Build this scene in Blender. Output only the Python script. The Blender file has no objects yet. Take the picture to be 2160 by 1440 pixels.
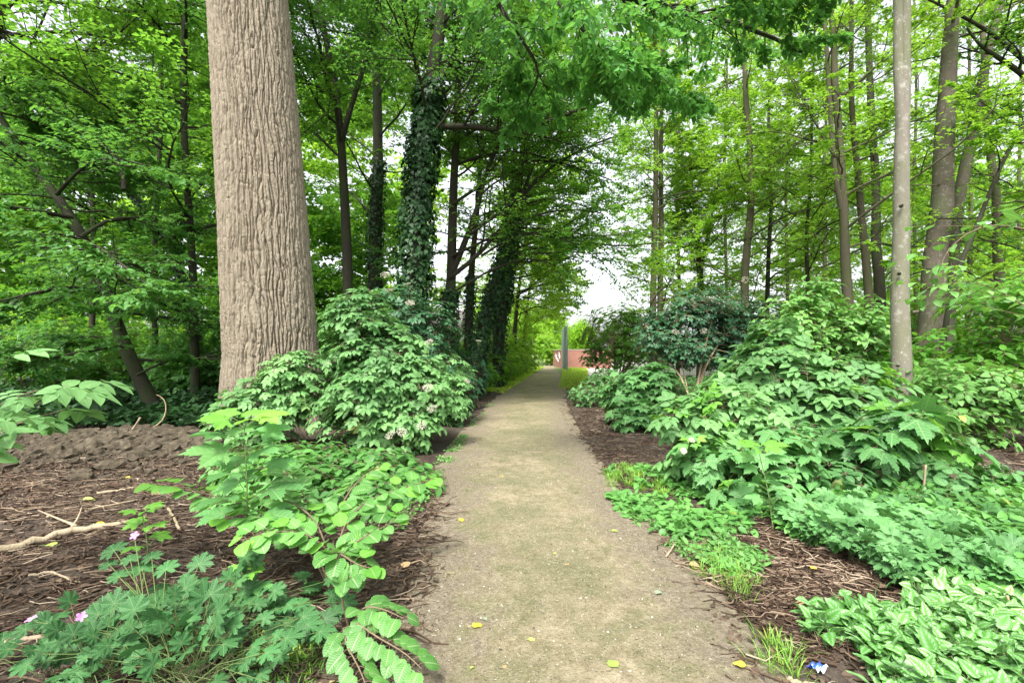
import bpy, math, random
import numpy as np
from mathutils import Vector
rng = np.random.default_rng(11)
R = math.radians
sc = bpy.context.scene
COL = sc.collection

# ------------------------------------------------------------------ camera, sky, sun, exposure
CAMH = 1.5
F = 960.0                       # focal length in photo pixels (2160 wide)
HOR = 745.0
PITCH = math.atan((HOR - 720) / F)
cd = bpy.data.cameras.new('camera'); cam = bpy.data.objects.new('camera', cd); COL.objects.link(cam)
cam.location = (0, 0, CAMH); cam.rotation_euler = (R(90) + PITCH, 0, 0)
cd.sensor_width = 36; cd.lens = 36 * F / 2160; cd.clip_start = 0.05; cd.clip_end = 2000
sc.camera = cam

SUN_EL, SUN_AZ = R(58), R(200)
w = bpy.data.worlds.new('World'); sc.world = w; w.use_nodes = True
nt = w.node_tree
bg = nt.nodes['Background']
sky = nt.nodes.new('ShaderNodeTexSky'); sky.sky_type = 'NISHITA'; sky.sun_disc = False
sky.sun_elevation = SUN_EL; sky.sun_rotation = SUN_AZ; sky.air_density = 1.0; sky.dust_density = 4.0; sky.ozone_density = 1.0
hs = nt.nodes.new('ShaderNodeHueSaturation'); hs.inputs['Saturation'].default_value = 0.22
nt.links.new(sky.outputs[0], hs.inputs['Color']); nt.links.new(hs.outputs[0], bg.inputs['Color'])
bg.inputs['Strength'].default_value = 0.15
sd = bpy.data.lights.new('sun', 'SUN'); sun = bpy.data.objects.new('sun', sd); COL.objects.link(sun)
sd.energy = 1.9; sd.angle = R(11); sd.color = (1.0, 0.96, 0.88)
sdir = Vector((math.sin(SUN_AZ) * math.cos(SUN_EL), math.cos(SUN_AZ) * math.cos(SUN_EL), math.sin(SUN_EL)))
sun.rotation_euler = sdir.to_track_quat('Z', 'Y').to_euler()
sc.view_settings.view_transform = 'Standard'; sc.view_settings.look = 'None'
sc.view_settings.exposure = 1.65; sc.view_settings.gamma = 1
cy = sc.cycles
cy.max_bounces = 7; cy.diffuse_bounces = 4; cy.glossy_bounces = 2; cy.transmission_bounces = 5; cy.transparent_max_bounces = 4
cy.caustics_reflective = False; cy.caustics_refractive = False; cy.sample_clamp_indirect = 6
cy.use_denoising = True

# ------------------------------------------------------------------ helpers
def P(px, py, D):
    """photo pixel + distance ahead -> point in the place"""
    u = (px - 1080) / F; v = (720 - py) / F
    d = np.array([u, math.cos(PITCH) - v * math.sin(PITCH), math.sin(PITCH) + v * math.cos(PITCH)])
    return np.array([0, 0, CAMH]) + d * (D / d[1])
def G(px, py):
    u = (px - 1080) / F; v = (720 - py) / F
    d = np.array([u, math.cos(PITCH) - v * math.sin(PITCH), math.sin(PITCH) + v * math.cos(PITCH)])
    return np.array([0, 0, CAMH]) + d * (CAMH / -d[2])
def X(px, D): return (px - 1080) / F * D
def nrm(a): return a / np.maximum(np.linalg.norm(a, axis=-1, keepdims=True), 1e-9)

def _h(i, j, s):
    n = (i.astype(np.int64) * 374761393 + j.astype(np.int64) * 668265263 + s * 2147483647 * 7) & 0xffffffff
    n = ((n ^ (n >> 13)) * 1274126177) & 0xffffffff
    return ((n ^ (n >> 16)) & 0xffff) / 65535.0
def vn(x, y, s=0, per=None):
    xi = np.floor(x); yi = np.floor(y); fx = x - xi; fy = y - yi
    fx = fx * fx * (3 - 2 * fx); fy = fy * fy * (3 - 2 * fy)
    x0, x1 = xi, xi + 1
    if per: x0 = x0 % per; x1 = x1 % per
    a = _h(x0, yi, s); b = _h(x1, yi, s); c = _h(x0, yi + 1, s); d = _h(x1, yi + 1, s)
    return (a * (1 - fx) + b * fx) * (1 - fy) + (c * (1 - fx) + d * fx) * fy
def fbm(x, y, s=0, o=4):
    t = 0; a = .5
    for k in range(o):
        t = t + a * vn(x * 2 ** k, y * 2 ** k, s + k * 17); a *= .5
    return t

# path edges (distance ahead: left x, right x)
PY = np.array([-4, 0, 2.07, 3.16, 4.57, 6.1, 9.3, 13.7, 19.2, 32, 50, 64])
PL = np.array([-.25, -.3, -.41, -.48, -.64, -.80, -.76, -.48, -.08, 1.5, 3.6, 4.6])
PR = np.array([1.0, 1.05, 1.10, 1.13, 1.02, 1.02, 1.12, 1.42, 2.02, 3.2, 4.55, 5.6])
def path_lr(y): return np.interp(y, PY, PL), np.interp(y, PY, PR)
def mound(x, y):
    ridge = 7.1 + .35 * np.sin(x * .7)
    hgt = .20 + .045 * np.sin(x * 1.9 + 1) + .05 * np.clip((x + 5.6) * 1.0, -1, 1)
    m = np.exp(-((y - ridge) / .85) ** 2) * hgt / (1 + np.exp((x + 4.35) * 6))
    return m
def gz(x, y):
    x = np.asarray(x, float); y = np.asarray(y, float)
    l, r = path_lr(y)
    d = np.maximum(l - x, x - r)                      # >0 outside the path
    o = np.clip(d / .5, 0, 1)
    base = .05 * (fbm(x * .35, y * .35, 3, 2) - .37)
    bump = (fbm(x * 2.2, y * 2.2, 9, 3) - .43) * .11 + (fbm(x * 14, y * 14, 5, 2) - .37) * .035
    edge = (vn(x * 7, y * 7, 41) - .5) * .03 * np.clip(1 - abs(d) / .3, 0, 1)
    return base + bump * o + edge - .012 * (1 - o) + mound(x, y)

# ------------------------------------------------------------------ materials
def M(name):
    m = bpy.data.materials.new(name); m.use_nodes = True
    return m, m.node_tree, m.node_tree.nodes['Principled BSDF']
def N(nt, t, **k):
    n = nt.nodes.new('ShaderNode' + t)
    for a, b in k.items(): setattr(n, a, b)
    return n
def mixc(nt, fac, a, b, mode='MIX'):
    n = N(nt, 'Mix', data_type='RGBA', blend_type=mode)
    for s, v in ((0, fac), (6, a), (7, b)):
        if hasattr(v, 'is_linked') or isinstance(v, bpy.types.NodeSocket): nt.links.new(v, n.inputs[s])
        else: n.inputs[s].default_value = v if s == 0 else (*v, 1)
    return n.outputs[2]
def math_(nt, op, a, b=None, clamp=False):
    n = N(nt, 'Math', operation=op); n.use_clamp = clamp
    for s, v in ((0, a), (1, b)):
        if v is None: continue
        if isinstance(v, bpy.types.NodeSocket): nt.links.new(v, n.inputs[s])
        else: n.inputs[s].default_value = v
    return n.outputs[0]
def noise(nt, scale, detail=4, rough=.55, vec=None, dist=0):
    n = N(nt, 'TexNoise'); n.inputs['Scale'].default_value = scale; n.inputs['Detail'].default_value = detail
    n.inputs['Roughness'].default_value = rough; n.inputs['Distortion'].default_value = dist
    if vec is None:
        tc = N(nt, 'TexCoord'); vec = tc.outputs['Object']
    nt.links.new(vec, n.inputs['Vector'])
    return n.outputs['Fac']
def ramp(nt, fac, stops):
    n = N(nt, 'ValToRGB'); cr = n.color_ramp
    while len(cr.elements) < len(stops): cr.elements.new(.5)
    for e, (p, c) in zip(cr.elements, stops): e.position = p; e.color = (*c, 1)
    nt.links.new(fac, n.inputs[0]); return n.outputs[0]
def bump(nt, h, strength, dist, bs):
    n = N(nt, 'Bump'); n.inputs['Strength'].default_value = strength; n.inputs['Distance'].default_value = dist
    nt.links.new(h, n.inputs['Height']); nt.links.new(n.outputs[0], bs.inputs['Normal'])

def leafmat(name, dark, light, tcol, trans=.35, rough=.42, vein=0, silver=0, spec=.35, nveins=7.):
    m, nt, bs = M(name)
    at = N(nt, 'Attribute', attribute_name='lf'); sp = N(nt, 'SeparateXYZ'); nt.links.new(at.outputs['Vector'], sp.inputs[0])
    u, v, r = sp.outputs
    col = ramp(nt, r, [(0, dark), (.62, light), (.93, tuple(min(1, c * 1.4) for c in light)), (.985, (light[0] * (2.4 if light[1] > light[0] else 1.3), light[1] * 1.15, light[2]))])
    if vein:
        au = math_(nt, 'ABSOLUTE', u)
        mid = math_(nt, 'LESS_THAN', au, .07)
        s = math_(nt, 'SUBTRACT', math_(nt, 'MULTIPLY', v, nveins), math_(nt, 'MULTIPLY', au, 1.6))
        fr = math_(nt, 'FRACT', s); side = math_(nt, 'LESS_THAN', fr, .17)
        vv = math_(nt, 'MAXIMUM', mid, math_(nt, 'MULTIPLY', side, .7))
        lc = mixc(nt, 0.8, col, (.33, .47, .22))
        col = mixc(nt, math_(nt, 'MULTIPLY', vv, vein), col, lc)
        hh = math_(nt, 'ABSOLUTE', math_(nt, 'SUBTRACT', fr, .5))
        bump(nt, hh, -.9, .012, bs)
    if silver:
        au = math_(nt, 'ABSOLUTE', u)
        nz = noise(nt, 60, 2)
        b1 = math_(nt, 'MULTIPLY', math_(nt, 'SMOOTH_MIN', 1, 1), 1)
        band = math_(nt, 'SUBTRACT', 1.0, math_(nt, 'MULTIPLY', math_(nt, 'ABSOLUTE', math_(nt, 'SUBTRACT', au, .46)), 3.0), True)
        fr = math_(nt, 'FRACT', math_(nt, 'SUBTRACT', math_(nt, 'MULTIPLY', v, 6.), math_(nt, 'MULTIPLY', au, 2.)))
        band = math_(nt, 'MULTIPLY', band, math_(nt, 'GREATER_THAN', fr, .3))
        band = math_(nt, 'MULTIPLY', band, math_(nt, 'MULTIPLY', nz, 2.1), True)
        band = math_(nt, 'MULTIPLY', band, math_(nt, 'ADD', math_(nt, 'MULTIPLY', r, 1.1), .25), True)
        col = mixc(nt, math_(nt, 'MULTIPLY', band, silver), col, (.62, .72, .62))
    nt.links.new(col, bs.inputs['Base Color'])
    bs.inputs['Roughness'].default_value = rough; bs.inputs['Specular IOR Level'].default_value = spec
    tr = N(nt, 'BsdfTranslucent')
    tc = mixc(nt, .5, col, tcol); nt.links.new(tc, tr.inputs['Color'])
    mx = N(nt, 'MixShader'); mx.inputs[0].default_value = trans
    nt.links.new(bs.outputs[0], mx.inputs[1]); nt.links.new(tr.outputs[0], mx.inputs[2])
    nt.links.new(mx.outputs[0], nt.nodes['Material Output'].inputs['Surface'])
    return m
L = {}
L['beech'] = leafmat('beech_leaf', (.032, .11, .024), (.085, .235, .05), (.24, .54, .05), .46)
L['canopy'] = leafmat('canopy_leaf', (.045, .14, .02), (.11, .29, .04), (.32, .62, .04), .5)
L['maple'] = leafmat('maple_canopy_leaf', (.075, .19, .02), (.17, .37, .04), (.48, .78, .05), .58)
L['bright'] = leafmat('bright_far_leaf', (.11, .24, .02), (.24, .46, .05), (.55, .80, .05), .58)  # yellow green far leaf, its extra brightness standing in for open light
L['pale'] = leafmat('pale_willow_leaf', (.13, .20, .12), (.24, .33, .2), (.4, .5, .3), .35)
L['elm'] = leafmat('elm_leaf', (.035, .13, .03), (.09, .26, .06), (.24, .56, .06), .45)
L['elder'] = leafmat('elder_leaf', (.06, .175, .05), (.155, .335, .105), (.24, .5, .1), .3, .55, vein=.55)
L['darkelder'] = leafmat('dark_elder_leaf', (.022, .075, .035), (.055, .15, .065), (.12, .3, .06), .25, .45)
L['hazel'] = leafmat('hazel_leaf', (.045, .16, .03), (.105, .29, .055), (.26, .56, .06), .33, .5, vein=1., nveins=9.)
L['sycamore'] = leafmat('sycamore_leaf', (.04, .135, .04), (.095, .255, .075), (.2, .5, .06), .3, .5, vein=.6)
L['young'] = leafmat('young_sycamore_leaf', (.08, .27, .03), (.15, .38, .05), (.35, .65, .05), .38, .45, vein=.6)
L['geranium'] = leafmat('cranesbill_leaf', (.016, .066, .022), (.038, .125, .038), (.08, .24, .05), .2, .5, vein=.35, spec=.2)
L['dogwood'] = leafmat('dogwood_leaf', (.07, .20, .04), (.17, .38, .09), (.3, .6, .06), .35, .42, vein=.5, nveins=5.)
L['cover'] = leafmat('ground_cover_leaf', (.04, .14, .03), (.105, .29, .06), (.24, .54, .05), .3, .45, vein=.4, nveins=5.)
L['bluecover'] = leafmat('blue_green_cover_leaf', (.04, .135, .04), (.10, .26, .08), (.2, .45, .07), .25, .55, vein=.4)
L['lamium'] = leafmat('dead_nettle_leaf', (.06, .20, .03), (.13, .34, .06), (.25, .5, .06), .22, .4, silver=.7)
L['ivy'] = leafmat('ivy_leaf', (.009, .034, .010), (.026, .078, .022), (.06, .18, .02), .12, .5, spec=.28)
L['grass'] = leafmat('grass_blade', (.10, .24, .03), (.22, .42, .07), (.4, .65, .06), .35, .5)
L['verge'] = leafmat('painted_lit_verge_blade', (.22, .38, .03), (.36, .55, .06), (.6, .8, .06), .4, .5)  # lighter copy of the grass colour, painting in light on the far verge
L['yellow'] = leafmat('fallen_yellow_leaf', (.62, .50, .03), (.75, .62, .05), (.8, .7, .1), .2, .5, vein=.5)
L['fgreen'] = leafmat('fallen_green_leaf', (.20, .36, .05), (.42, .55, .12), (.5, .6, .1), .2, .5, vein=.5)
L['fbrown'] = leafmat('fallen_brown_leaf', (.17, .095, .05), (.38, .25, .13), (.4, .25, .1), .1, .6, vein=.4)
L['fgrey'] = leafmat('fallen_grey_leaf', (.14, .18, .13), (.24, .28, .2), (.3, .3, .2), .1, .6, vein=.4)
L['litter'] = leafmat('leaf_litter', (.022, .015, .010), (.09, .062, .043), (.2, .12, .05), .05, .75, spec=.2)

def barkmat(name, a, b, moss=None, spots=None, scale=6., zs=.25, bs_=.6):
    m, nt, bs = M(name)
    tc = N(nt, 'TexCoord'); mp = N(nt, 'Mapping'); mp.inputs['Scale'].default_value = (1, 1, zs)
    nt.links.new(tc.outputs['Object'], mp.inputs[0])
    n1 = noise(nt, scale * 3, 6, .65, mp.outputs[0])
    n2 = noise(nt, scale * .4, 3, .5)
    col = mixc(nt, n1, a, b)
    if moss:
        f = ramp(nt, n2, [(.42, (0, 0, 0)), (.62, (1, 1, 1))]); col = mixc(nt, math_(nt, 'MULTIPLY', f, .75), col, moss)
    if spots:
        n3 = noise(nt, 26, 2, .5); f = ramp(nt, n3, [(.67, (0, 0, 0)), (.74, (.7, .7, .7))]); col = mixc(nt, f, col, spots)
        n5 = noise(nt, 7, 5, .7); f = ramp(nt, n5, [(.55, (0, 0, 0)), (.7, (.55, .55, .55))]); col = mixc(nt, f, col, tuple(c * .8 for c in spots))
    nt.links.new(col, bs.inputs['Base Color']); bs.inputs['Roughness'].default_value = .85; bs.inputs['Specular IOR Level'].default_value = .25
    n4 = noise(nt, scale * 9, 5, .6, mp.outputs[0]); bump(nt, n4, bs_, .02, bs)
    return m
B = {}
B['dark'] = barkmat('dark_mossy_bark', (.018, .015, .011), (.055, .047, .034), moss=(.035, .05, .016))
B['grey'] = barkmat('smooth_grey_bark', (.12, .108, .086), (.275, .25, .205), moss=(.15, .16, .09), spots=(.55, .56, .50), scale=3, bs_=.55)
B['brown'] = barkmat('brown_maple_bark', (.07, .058, .043), (.14, .118, .09), moss=(.08, .09, .045), spots=(.38, .38, .32), scale=4, bs_=.35)
B['slim'] = barkmat('slim_maple_bark', (.065, .055, .038), (.135, .115, .08), moss=(.08, .095, .035), scale=5, bs_=.4)
B['twig'] = barkmat('twig_bark', (.11, .085, .055), (.25, .19, .12), scale=10)
B['stem'] = barkmat('green_stem', (.10, .17, .05), (.17, .22, .08), scale=10)
B['tan'] = barkmat('tan_stem', (.26, .19, .11), (.42, .33, .22), scale=8)
B['log'] = barkmat('dead_branch_bark', (.16, .12, .08), (.52, .42, .29), moss=(.16, .15, .08), scale=5)

def stickmat():
    m, nt, bs = M('litter_sticks')
    at = N(nt, 'Attribute', attribute_name='lf'); sp = N(nt, 'SeparateXYZ'); nt.links.new(at.outputs['Vector'], sp.inputs[0])
    c = ramp(nt, sp.outputs[2], [(0, (.022, .014, .009)), (.4, (.066, .040, .025)), (.68, (.13, .09, .062)), (.9, (.24, .18, .125)), (1, (.38, .31, .23))])
    nt.links.new(c, bs.inputs['Base Color']); bs.inputs['Roughness'].default_value = .8; bs.inputs['Specular IOR Level'].default_value = .2
    return m
STICK = stickmat()

def groundmat():
    m, nt, bs = M('forest_soil')
    n1 = noise(nt, 22, 8, .7); n2 = noise(nt, 1.1, 4, .6); n3 = noise(nt, 90, 3, .7)
    c = ramp(nt, n1, [(.3, (.022, .016, .012)), (.5, (.055, .039, .029)), (.64, (.11, .08, .06)), (.8, (.22, .17, .13))])
    c2 = ramp(nt, n1, [(.3, (.05, .04, .033)), (.55, (.10, .083, .066)), (.8, (.19, .16, .13))])
    c = mixc(nt, ramp(nt, n2, [(.4, (0, 0, 0)), (.6, (1, 1, 1))]), c, c2)
    sp = N(nt, 'Attribute', attribute_name='far'); c = mixc(nt, sp.outputs['Fac'], c, (.15, .24, .05))
    nt.links.new(c, bs.inputs['Base Color']); bs.inputs['Roughness'].default_value = .95; bs.inputs['Specular IOR Level'].default_value = .15
    bump(nt, n3, .8, .02, bs)
    return m
def pathmat():
    m, nt, bs = M('sandy_path')
    at = N(nt, 'Attribute', attribute_name='lf'); s = N(nt, 'SeparateXYZ'); nt.links.new(at.outputs['Vector'], s.inputs[0])
    big = noise(nt, .9, 5, .6); mid = noise(nt, 5, 6, .65); fine = noise(nt, 120, 4, .75); grain = noise(nt, 300, 2, .6)
    g40 = noise(nt, 38, 5, .75); g16 = noise(nt, 15, 5, .7)
    st_ = lambda x, a=.36, b=.64: ramp(nt, x, [(a, (0, 0, 0)), (b, (1, 1, 1))])
    sand = mixc(nt, st_(g16), (.235, .19, .11), (.41, .35, .235))
    moss = mixc(nt, st_(g40), (.085, .09, .04), (.23, .225, .115))
    c = mixc(nt, ramp(nt, big, [(.38, (0, 0, 0)), (.62, (.85, .85, .85))]), sand, moss)
    c = mixc(nt, ramp(nt, mid, [(.48, (0, 0, 0)), (.66, (.75, .75, .75))]), c, moss)
    dirt = mixc(nt, st_(g40), (.10, .08, .058), (.28, .238, .18))
    e = math_(nt, 'ADD', s.outputs[0], math_(nt, 'MULTIPLY', math_(nt, 'SUBTRACT', mid, .5), 1.6)); e = math_(nt, 'ADD', e, math_(nt, 'MULTIPLY', math_(nt, 'SUBTRACT', noise(nt, 1.7, 4, .6), .5), 1.4))
    f = ramp(nt, e, [(.08, (1, 1, 1)), (.50, (0, 0, 0))])
    dirt = mixc(nt, .25, dirt, sand); c = mixc(nt, f, c, dirt)
    c = mixc(nt, ramp(nt, g40, [(.60, (0, 0, 0)), (.70, (.6, .6, .6))]), c, (.42, .37, .27))
    c = mixc(nt, ramp(nt, noise(nt, 70, 3, .8), [(.34, (.8, .8, .8)), (.43, (0, 0, 0))]), c, (.05, .042, .028))
    c = mixc(nt, ramp(nt, grain, [(.60, (0, 0, 0)), (.68, (.7, .7, .7))]), c, (.50, .46, .37))
    nt.links.new(c, bs.inputs['Base Color']); bs.inputs['Roughness'].default_value = .95; bs.inputs['Specular IOR Level'].default_value = .15
    bump(nt, math_(nt, 'ADD', fine, g40), .9, .02, bs)
    return m
def soilmat():
    m, nt, bs = M('dug_soil')
    n1 = noise(nt, 12, 7, .65)
    c = ramp(nt, n1, [(.3, (.032, .026, .018)), (.55, (.088, .072, .050)), (.8, (.18, .15, .11))])
    nt.links.new(c, bs.inputs['Base Color']); bs.inputs['Roughness'].default_value = .95; bs.inputs['Specular IOR Level'].default_value = .15
    bump(nt, noise(nt, 60, 4, .7), .8, .02, bs)
    return m
def plain(name, c, rough=.6, metal=0, spread=.12, scale=4):
    m, nt, bs = M(name)
    n1 = noise(nt, scale, 5, .6)
    nt.links.new(mixc(nt, n1, tuple(x * (1 - spread) for x in c), tuple(min(1, x * (1 + spread)) for x in c)), bs.inputs['Base Color'])
    bs.inputs['Roughness'].default_value = rough; bs.inputs['Metallic'].default_value = metal
    return m

# ------------------------------------------------------------------ mesh building
def to_mesh(name, V, loops, tot, mat, lf=None, smooth=True, extra=None):
    me = bpy.data.meshes.new(name)
    V = np.ascontiguousarray(V, np.float32); loops = np.ascontiguousarray(loops, np.int32); tot = np.ascontiguousarray(tot, np.int32)
    me.vertices.add(len(V)); me.vertices.foreach_set('co', V.ravel())
    me.loops.add(len(loops)); me.loops.foreach_set('vertex_index', loops)
    me.polygons.add(len(tot)); st = np.zeros(len(tot), np.int32); st[1:] = np.cumsum(tot)[:-1]
    me.polygons.foreach_set('loop_start', st)
    try: me.polygons.foreach_set('loop_total', tot)
    except Exception: pass
    me.polygons.foreach_set('use_smooth', np.full(len(tot), smooth, bool))
    if lf is not None:
        a = me.attributes.new('lf', 'FLOAT_VECTOR', 'POINT'); a.data.foreach_set('vector', np.ascontiguousarray(lf, np.float32).ravel())
    for k, arr in (extra or {}).items():
        a = me.attributes.new(k, 'FLOAT', 'POINT'); a.data.foreach_set('value', np.ascontiguousarray(arr, np.float32))
    me.update(calc_edges=True); me.materials.append(mat)
    return me
class MB:
    def __init__(s): s.V = []; s.L = []; s.T = []; s.A = []; s.n = 0
    def add(s, V, loops, tot, lf=None):
        V = np.asarray(V, float).reshape(-1, 3)
        s.V.append(V); s.L.append(np.asarray(loops).ravel() + s.n); s.T.append(np.asarray(tot).ravel())
        s.A.append(np.zeros((len(V), 3)) if lf is None else lf); s.n += len(V); return s
    def tubes(s, pts, rad, sides=5, cap=False, lf=None):
        pts = np.asarray(pts, float); rad = np.asarray(rad, float)
        if pts.ndim == 2: pts = pts[None]; rad = rad[None]
        Mn, n, _ = pts.shape
        if Mn == 0: return s
        t = nrm(np.gradient(pts, axis=1)); mean = nrm(pts[:, -1] - pts[:, 0])
        ref = np.where(np.abs(mean[:, 2:3]) < .8, np.array([[0, 0, 1.]]), np.array([[1., 0, 0]]))[:, None, :]
        a = nrm(np.cross(t, ref)); b = np.cross(t, a)
        th = np.arange(sides) / sides * 2 * np.pi
        V = pts[:, :, None, :] + rad[:, :, None, None] * (a[:, :, None, :] * np.cos(th)[None, None, :, None] + b[:, :, None, :] * np.sin(th)[None, None, :, None])
        base = (np.arange(Mn) * n * sides)[:, None, None]
        i = (np.arange(n - 1) * sides)[None, :, None]; j = np.arange(sides)[None, None, :]; j2 = (j + 1) % sides
        q = np.stack([base + i + j, base + i + j2, base + i + sides + j2, base + i + sides + j], -1).reshape(-1, 4)
        loops = q.ravel(); tot = np.full(len(q), 4)
        if cap:
            c0 = (base[:, :, 0] + np.arange(sides)[None, ::-1]); c1 = (base[:, :, 0] + (n - 1) * sides + np.arange(sides)[None, :])
            loops = np.concatenate([loops, c0.ravel(), c1.ravel()]); tot = np.concatenate([tot, np.full(2 * Mn, sides)])
        A = None
        if lf is not None: A = np.repeat(np.stack([lf * 0, lf * 0, lf], -1), n * sides, axis=0)
        return s.add(V, loops, tot, A)
    def box(s, x0, x1, y0, y1, z0, z1):
        V = [(x, y, z) for z in (z0, z1) for y in (y0, y1) for x in (x0, x1)]
        return s.add(V, [0, 2, 3, 1, 4, 5, 7, 6, 0, 1, 5, 4, 2, 6, 7, 3, 0, 4, 6, 2, 1, 3, 7, 5], [4] * 6)
    def leaves(s, tpl, pos, d, up, size, r=None, wscale=None):
        V, Lp, T, UV = tpl; n = len(pos)
        if n == 0: return s
        d = nrm(np.asarray(d, float)); up = np.asarray(up, float)
        x = nrm(np.cross(d, up)); z = np.cross(x, d)
        size = np.broadcast_to(np.asarray(size, float), (n,))
        W = (V[None, :, 0:1] * x[:, None] + V[None, :, 1:2] * d[:, None] + V[None, :, 2:3] * z[:, None]) * size[:, None, None] + np.asarray(pos)[:, None]
        loops = (Lp[None] + (np.arange(n) * len(V))[:, None]).ravel(); tot = np.tile(T, n)
        if r is None:
            pp = np.asarray(pos); r = .5 * rng.random(n) + .5 * np.clip(.5 + 1.7 * (vn(pp[:, 0] * 1.7 + pp[:, 2] * .9, pp[:, 1] * 1.7 - pp[:, 2] * 1.3, 3) - .5), 0, 1)
            r = np.where(rng.random(n) < .003, 1., np.minimum(r, .94))
        A = np.empty((n, len(V), 3)); A[:, :, :2] = UV[None]; A[:, :, 2] = np.asarray(r)[:, None]
        return s.add(W, loops, tot, A.reshape(-1, 3))
    def build(s, name, mat, parent=None, base=None, smooth=True):
        V = np.concatenate(s.V)
        o0 = np.zeros(3)
        if parent is not None: o0 = np.array(ORIG[parent.name])
        elif base is not None: o0 = np.asarray(base, float)
        me = to_mesh(name, V - o0, np.concatenate(s.L), np.concatenate(s.T), mat, np.concatenate(s.A), smooth)
        o = bpy.data.objects.new(name, me); COL.objects.link(o)
        if parent is not None: o.parent = parent; ORIG[o.name] = tuple(o0)
        elif base is not None: o.location = tuple(o0); ORIG[o.name] = tuple(o0)
        return o
ORIG = {}
def thing(name, loc, label, cat, group=None):
    o = bpy.data.objects.new(name, None); COL.objects.link(o); o.location = tuple(float(v) for v in loc); o.empty_display_size = .2
    ORIG[o.name] = tuple(float(v) for v in loc); tag(o, label, cat, group); return o
def tag(o, label=None, cat=None, group=None, kind=None):
    for k, v in (('label', label), ('category', cat), ('group', group), ('kind', kind)):
        if v: o[k] = v
    return o

# ------------------------------------------------------------------ leaf templates: base at origin, tip +Y, normal +Z
def strip(n, wf, fold=.25, curl=.25, teeth=0., wave=0.):
    V = []; UV = []
    for j in range(n + 1):
        t = j / n; wd = wf(t) * (1 + (teeth if j % 2 else -teeth)); zc = -curl * t * t
        yy = t - (.035 * (j % 2) if teeth else 0)
        wv = wave * math.sin(t * 12)
        V += [(-wd, yy, zc + fold * wd + wv), (0, t, zc), (wd, yy, zc + fold * wd - wv)]; UV += [(-1, t), (0, t), (1, t)]
    Lp = []; T = []
    for j in range(n):
        a = j * 3
        Lp += [a + 1, a + 4, a + 3, a, a + 2, a + 5, a + 4, a + 1]; T += [4, 4]
    return np.array(V, float), np.array(Lp), np.array(T), np.array(UV, float)
def combine(parts):
    Vs = []; Ls = []; Ts = []; Us = []; n = 0
    for (tpl, off, ang, sc_, tz) in parts:
        V, Lp, T, UV = tpl; c, s_ = math.cos(ang), math.sin(ang)
        x = V[:, 0] * sc_; y = V[:, 1] * sc_; z = V[:, 2] * sc_
        W = np.stack([x * c - y * s_ + off[0], x * s_ + y * c + off[1], z + off[2] + tz * np.hypot(x, y)], -1)
        Vs.append(W); Ls.append(Lp + n); Ts.append(T); Us.append(UV); n += len(V)
    return np.concatenate(Vs), np.concatenate(Ls), np.concatenate(Ts), np.concatenate(Us)
ell = lambda wmax, pk=.42: (lambda t: wmax * (math.sin(math.pi * t ** (math.log(.5) / math.log(pk))) ** .8 if 0 < t < 1 else 0.004))
T4 = (np.array([(0, 0, 0), (-.33, .45, .10), (0, 1, -.12), (.33, .45, .10)], float), np.array([0, 2, 1, 0, 3, 2]), np.array([3, 3]), np.array([(0, 0), (-1, .5), (0, 1), (1, .5)], float))
# three-lobed small leaf for the middle distance
T3 = (np.array([(0, 0, 0), (-.42, .38, -.02), (-.16, .5, .06), (0, 1, -.15), (.16, .5, .06), (.42, .38, -.02)], float),
      np.array([0, 2, 1, 0, 3, 2, 0, 4, 3, 0, 5, 4]), np.array([3] * 4), np.array([(0, 0), (-1, .4), (-.5, .5), (0, 1), (.5, .5), (1, .4)], float))
OV = strip(5, ell(.28, .42), .3, .22)
OVW = strip(7, ell(.33, .38), .22, .28, wave=.012)
HZ = strip(18, lambda t: .44 * (math.sin(math.pi * min(1, t ** .8)) ** .55 if 0 < t < 1 else .02), .12, .22, teeth=.035, wave=.02)
LM = strip(12, ell(.36, .36), .15, .28, teeth=.06, wave=.02)
LT = strip(6, ell(.29, .42), .25, .2)
ELD = combine([(LT, (0, .42, -.02), 0, .60, -.08), (LT, (0, .40, 0), 1.0, .52, -.12), (LT, (0, .40, 0), -1.0, .52, -.12),
               (LT, (0, .12, 0), 1.2, .46, -.15), (LT, (0, .12, 0), -1.2, .46, -.15),
               (strip(1, lambda t: .008, 0, 0), (0, 0, 0), 0, .45, 0)])
LT2 = strip(3, ell(.29, .42), .28, .2)
ELD2 = combine([(LT2, (0, .40, -.02), 0, .60, -.1), (LT2, (0, .38, 0), 1.0, .5, -.12), (LT2, (0, .38, 0), -1.0, .5, -.12), (LT2, (0, .12, 0), 1.2, .42, -.15), (LT2, (0, .12, 0), -1.2, .42, -.15)])
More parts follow.
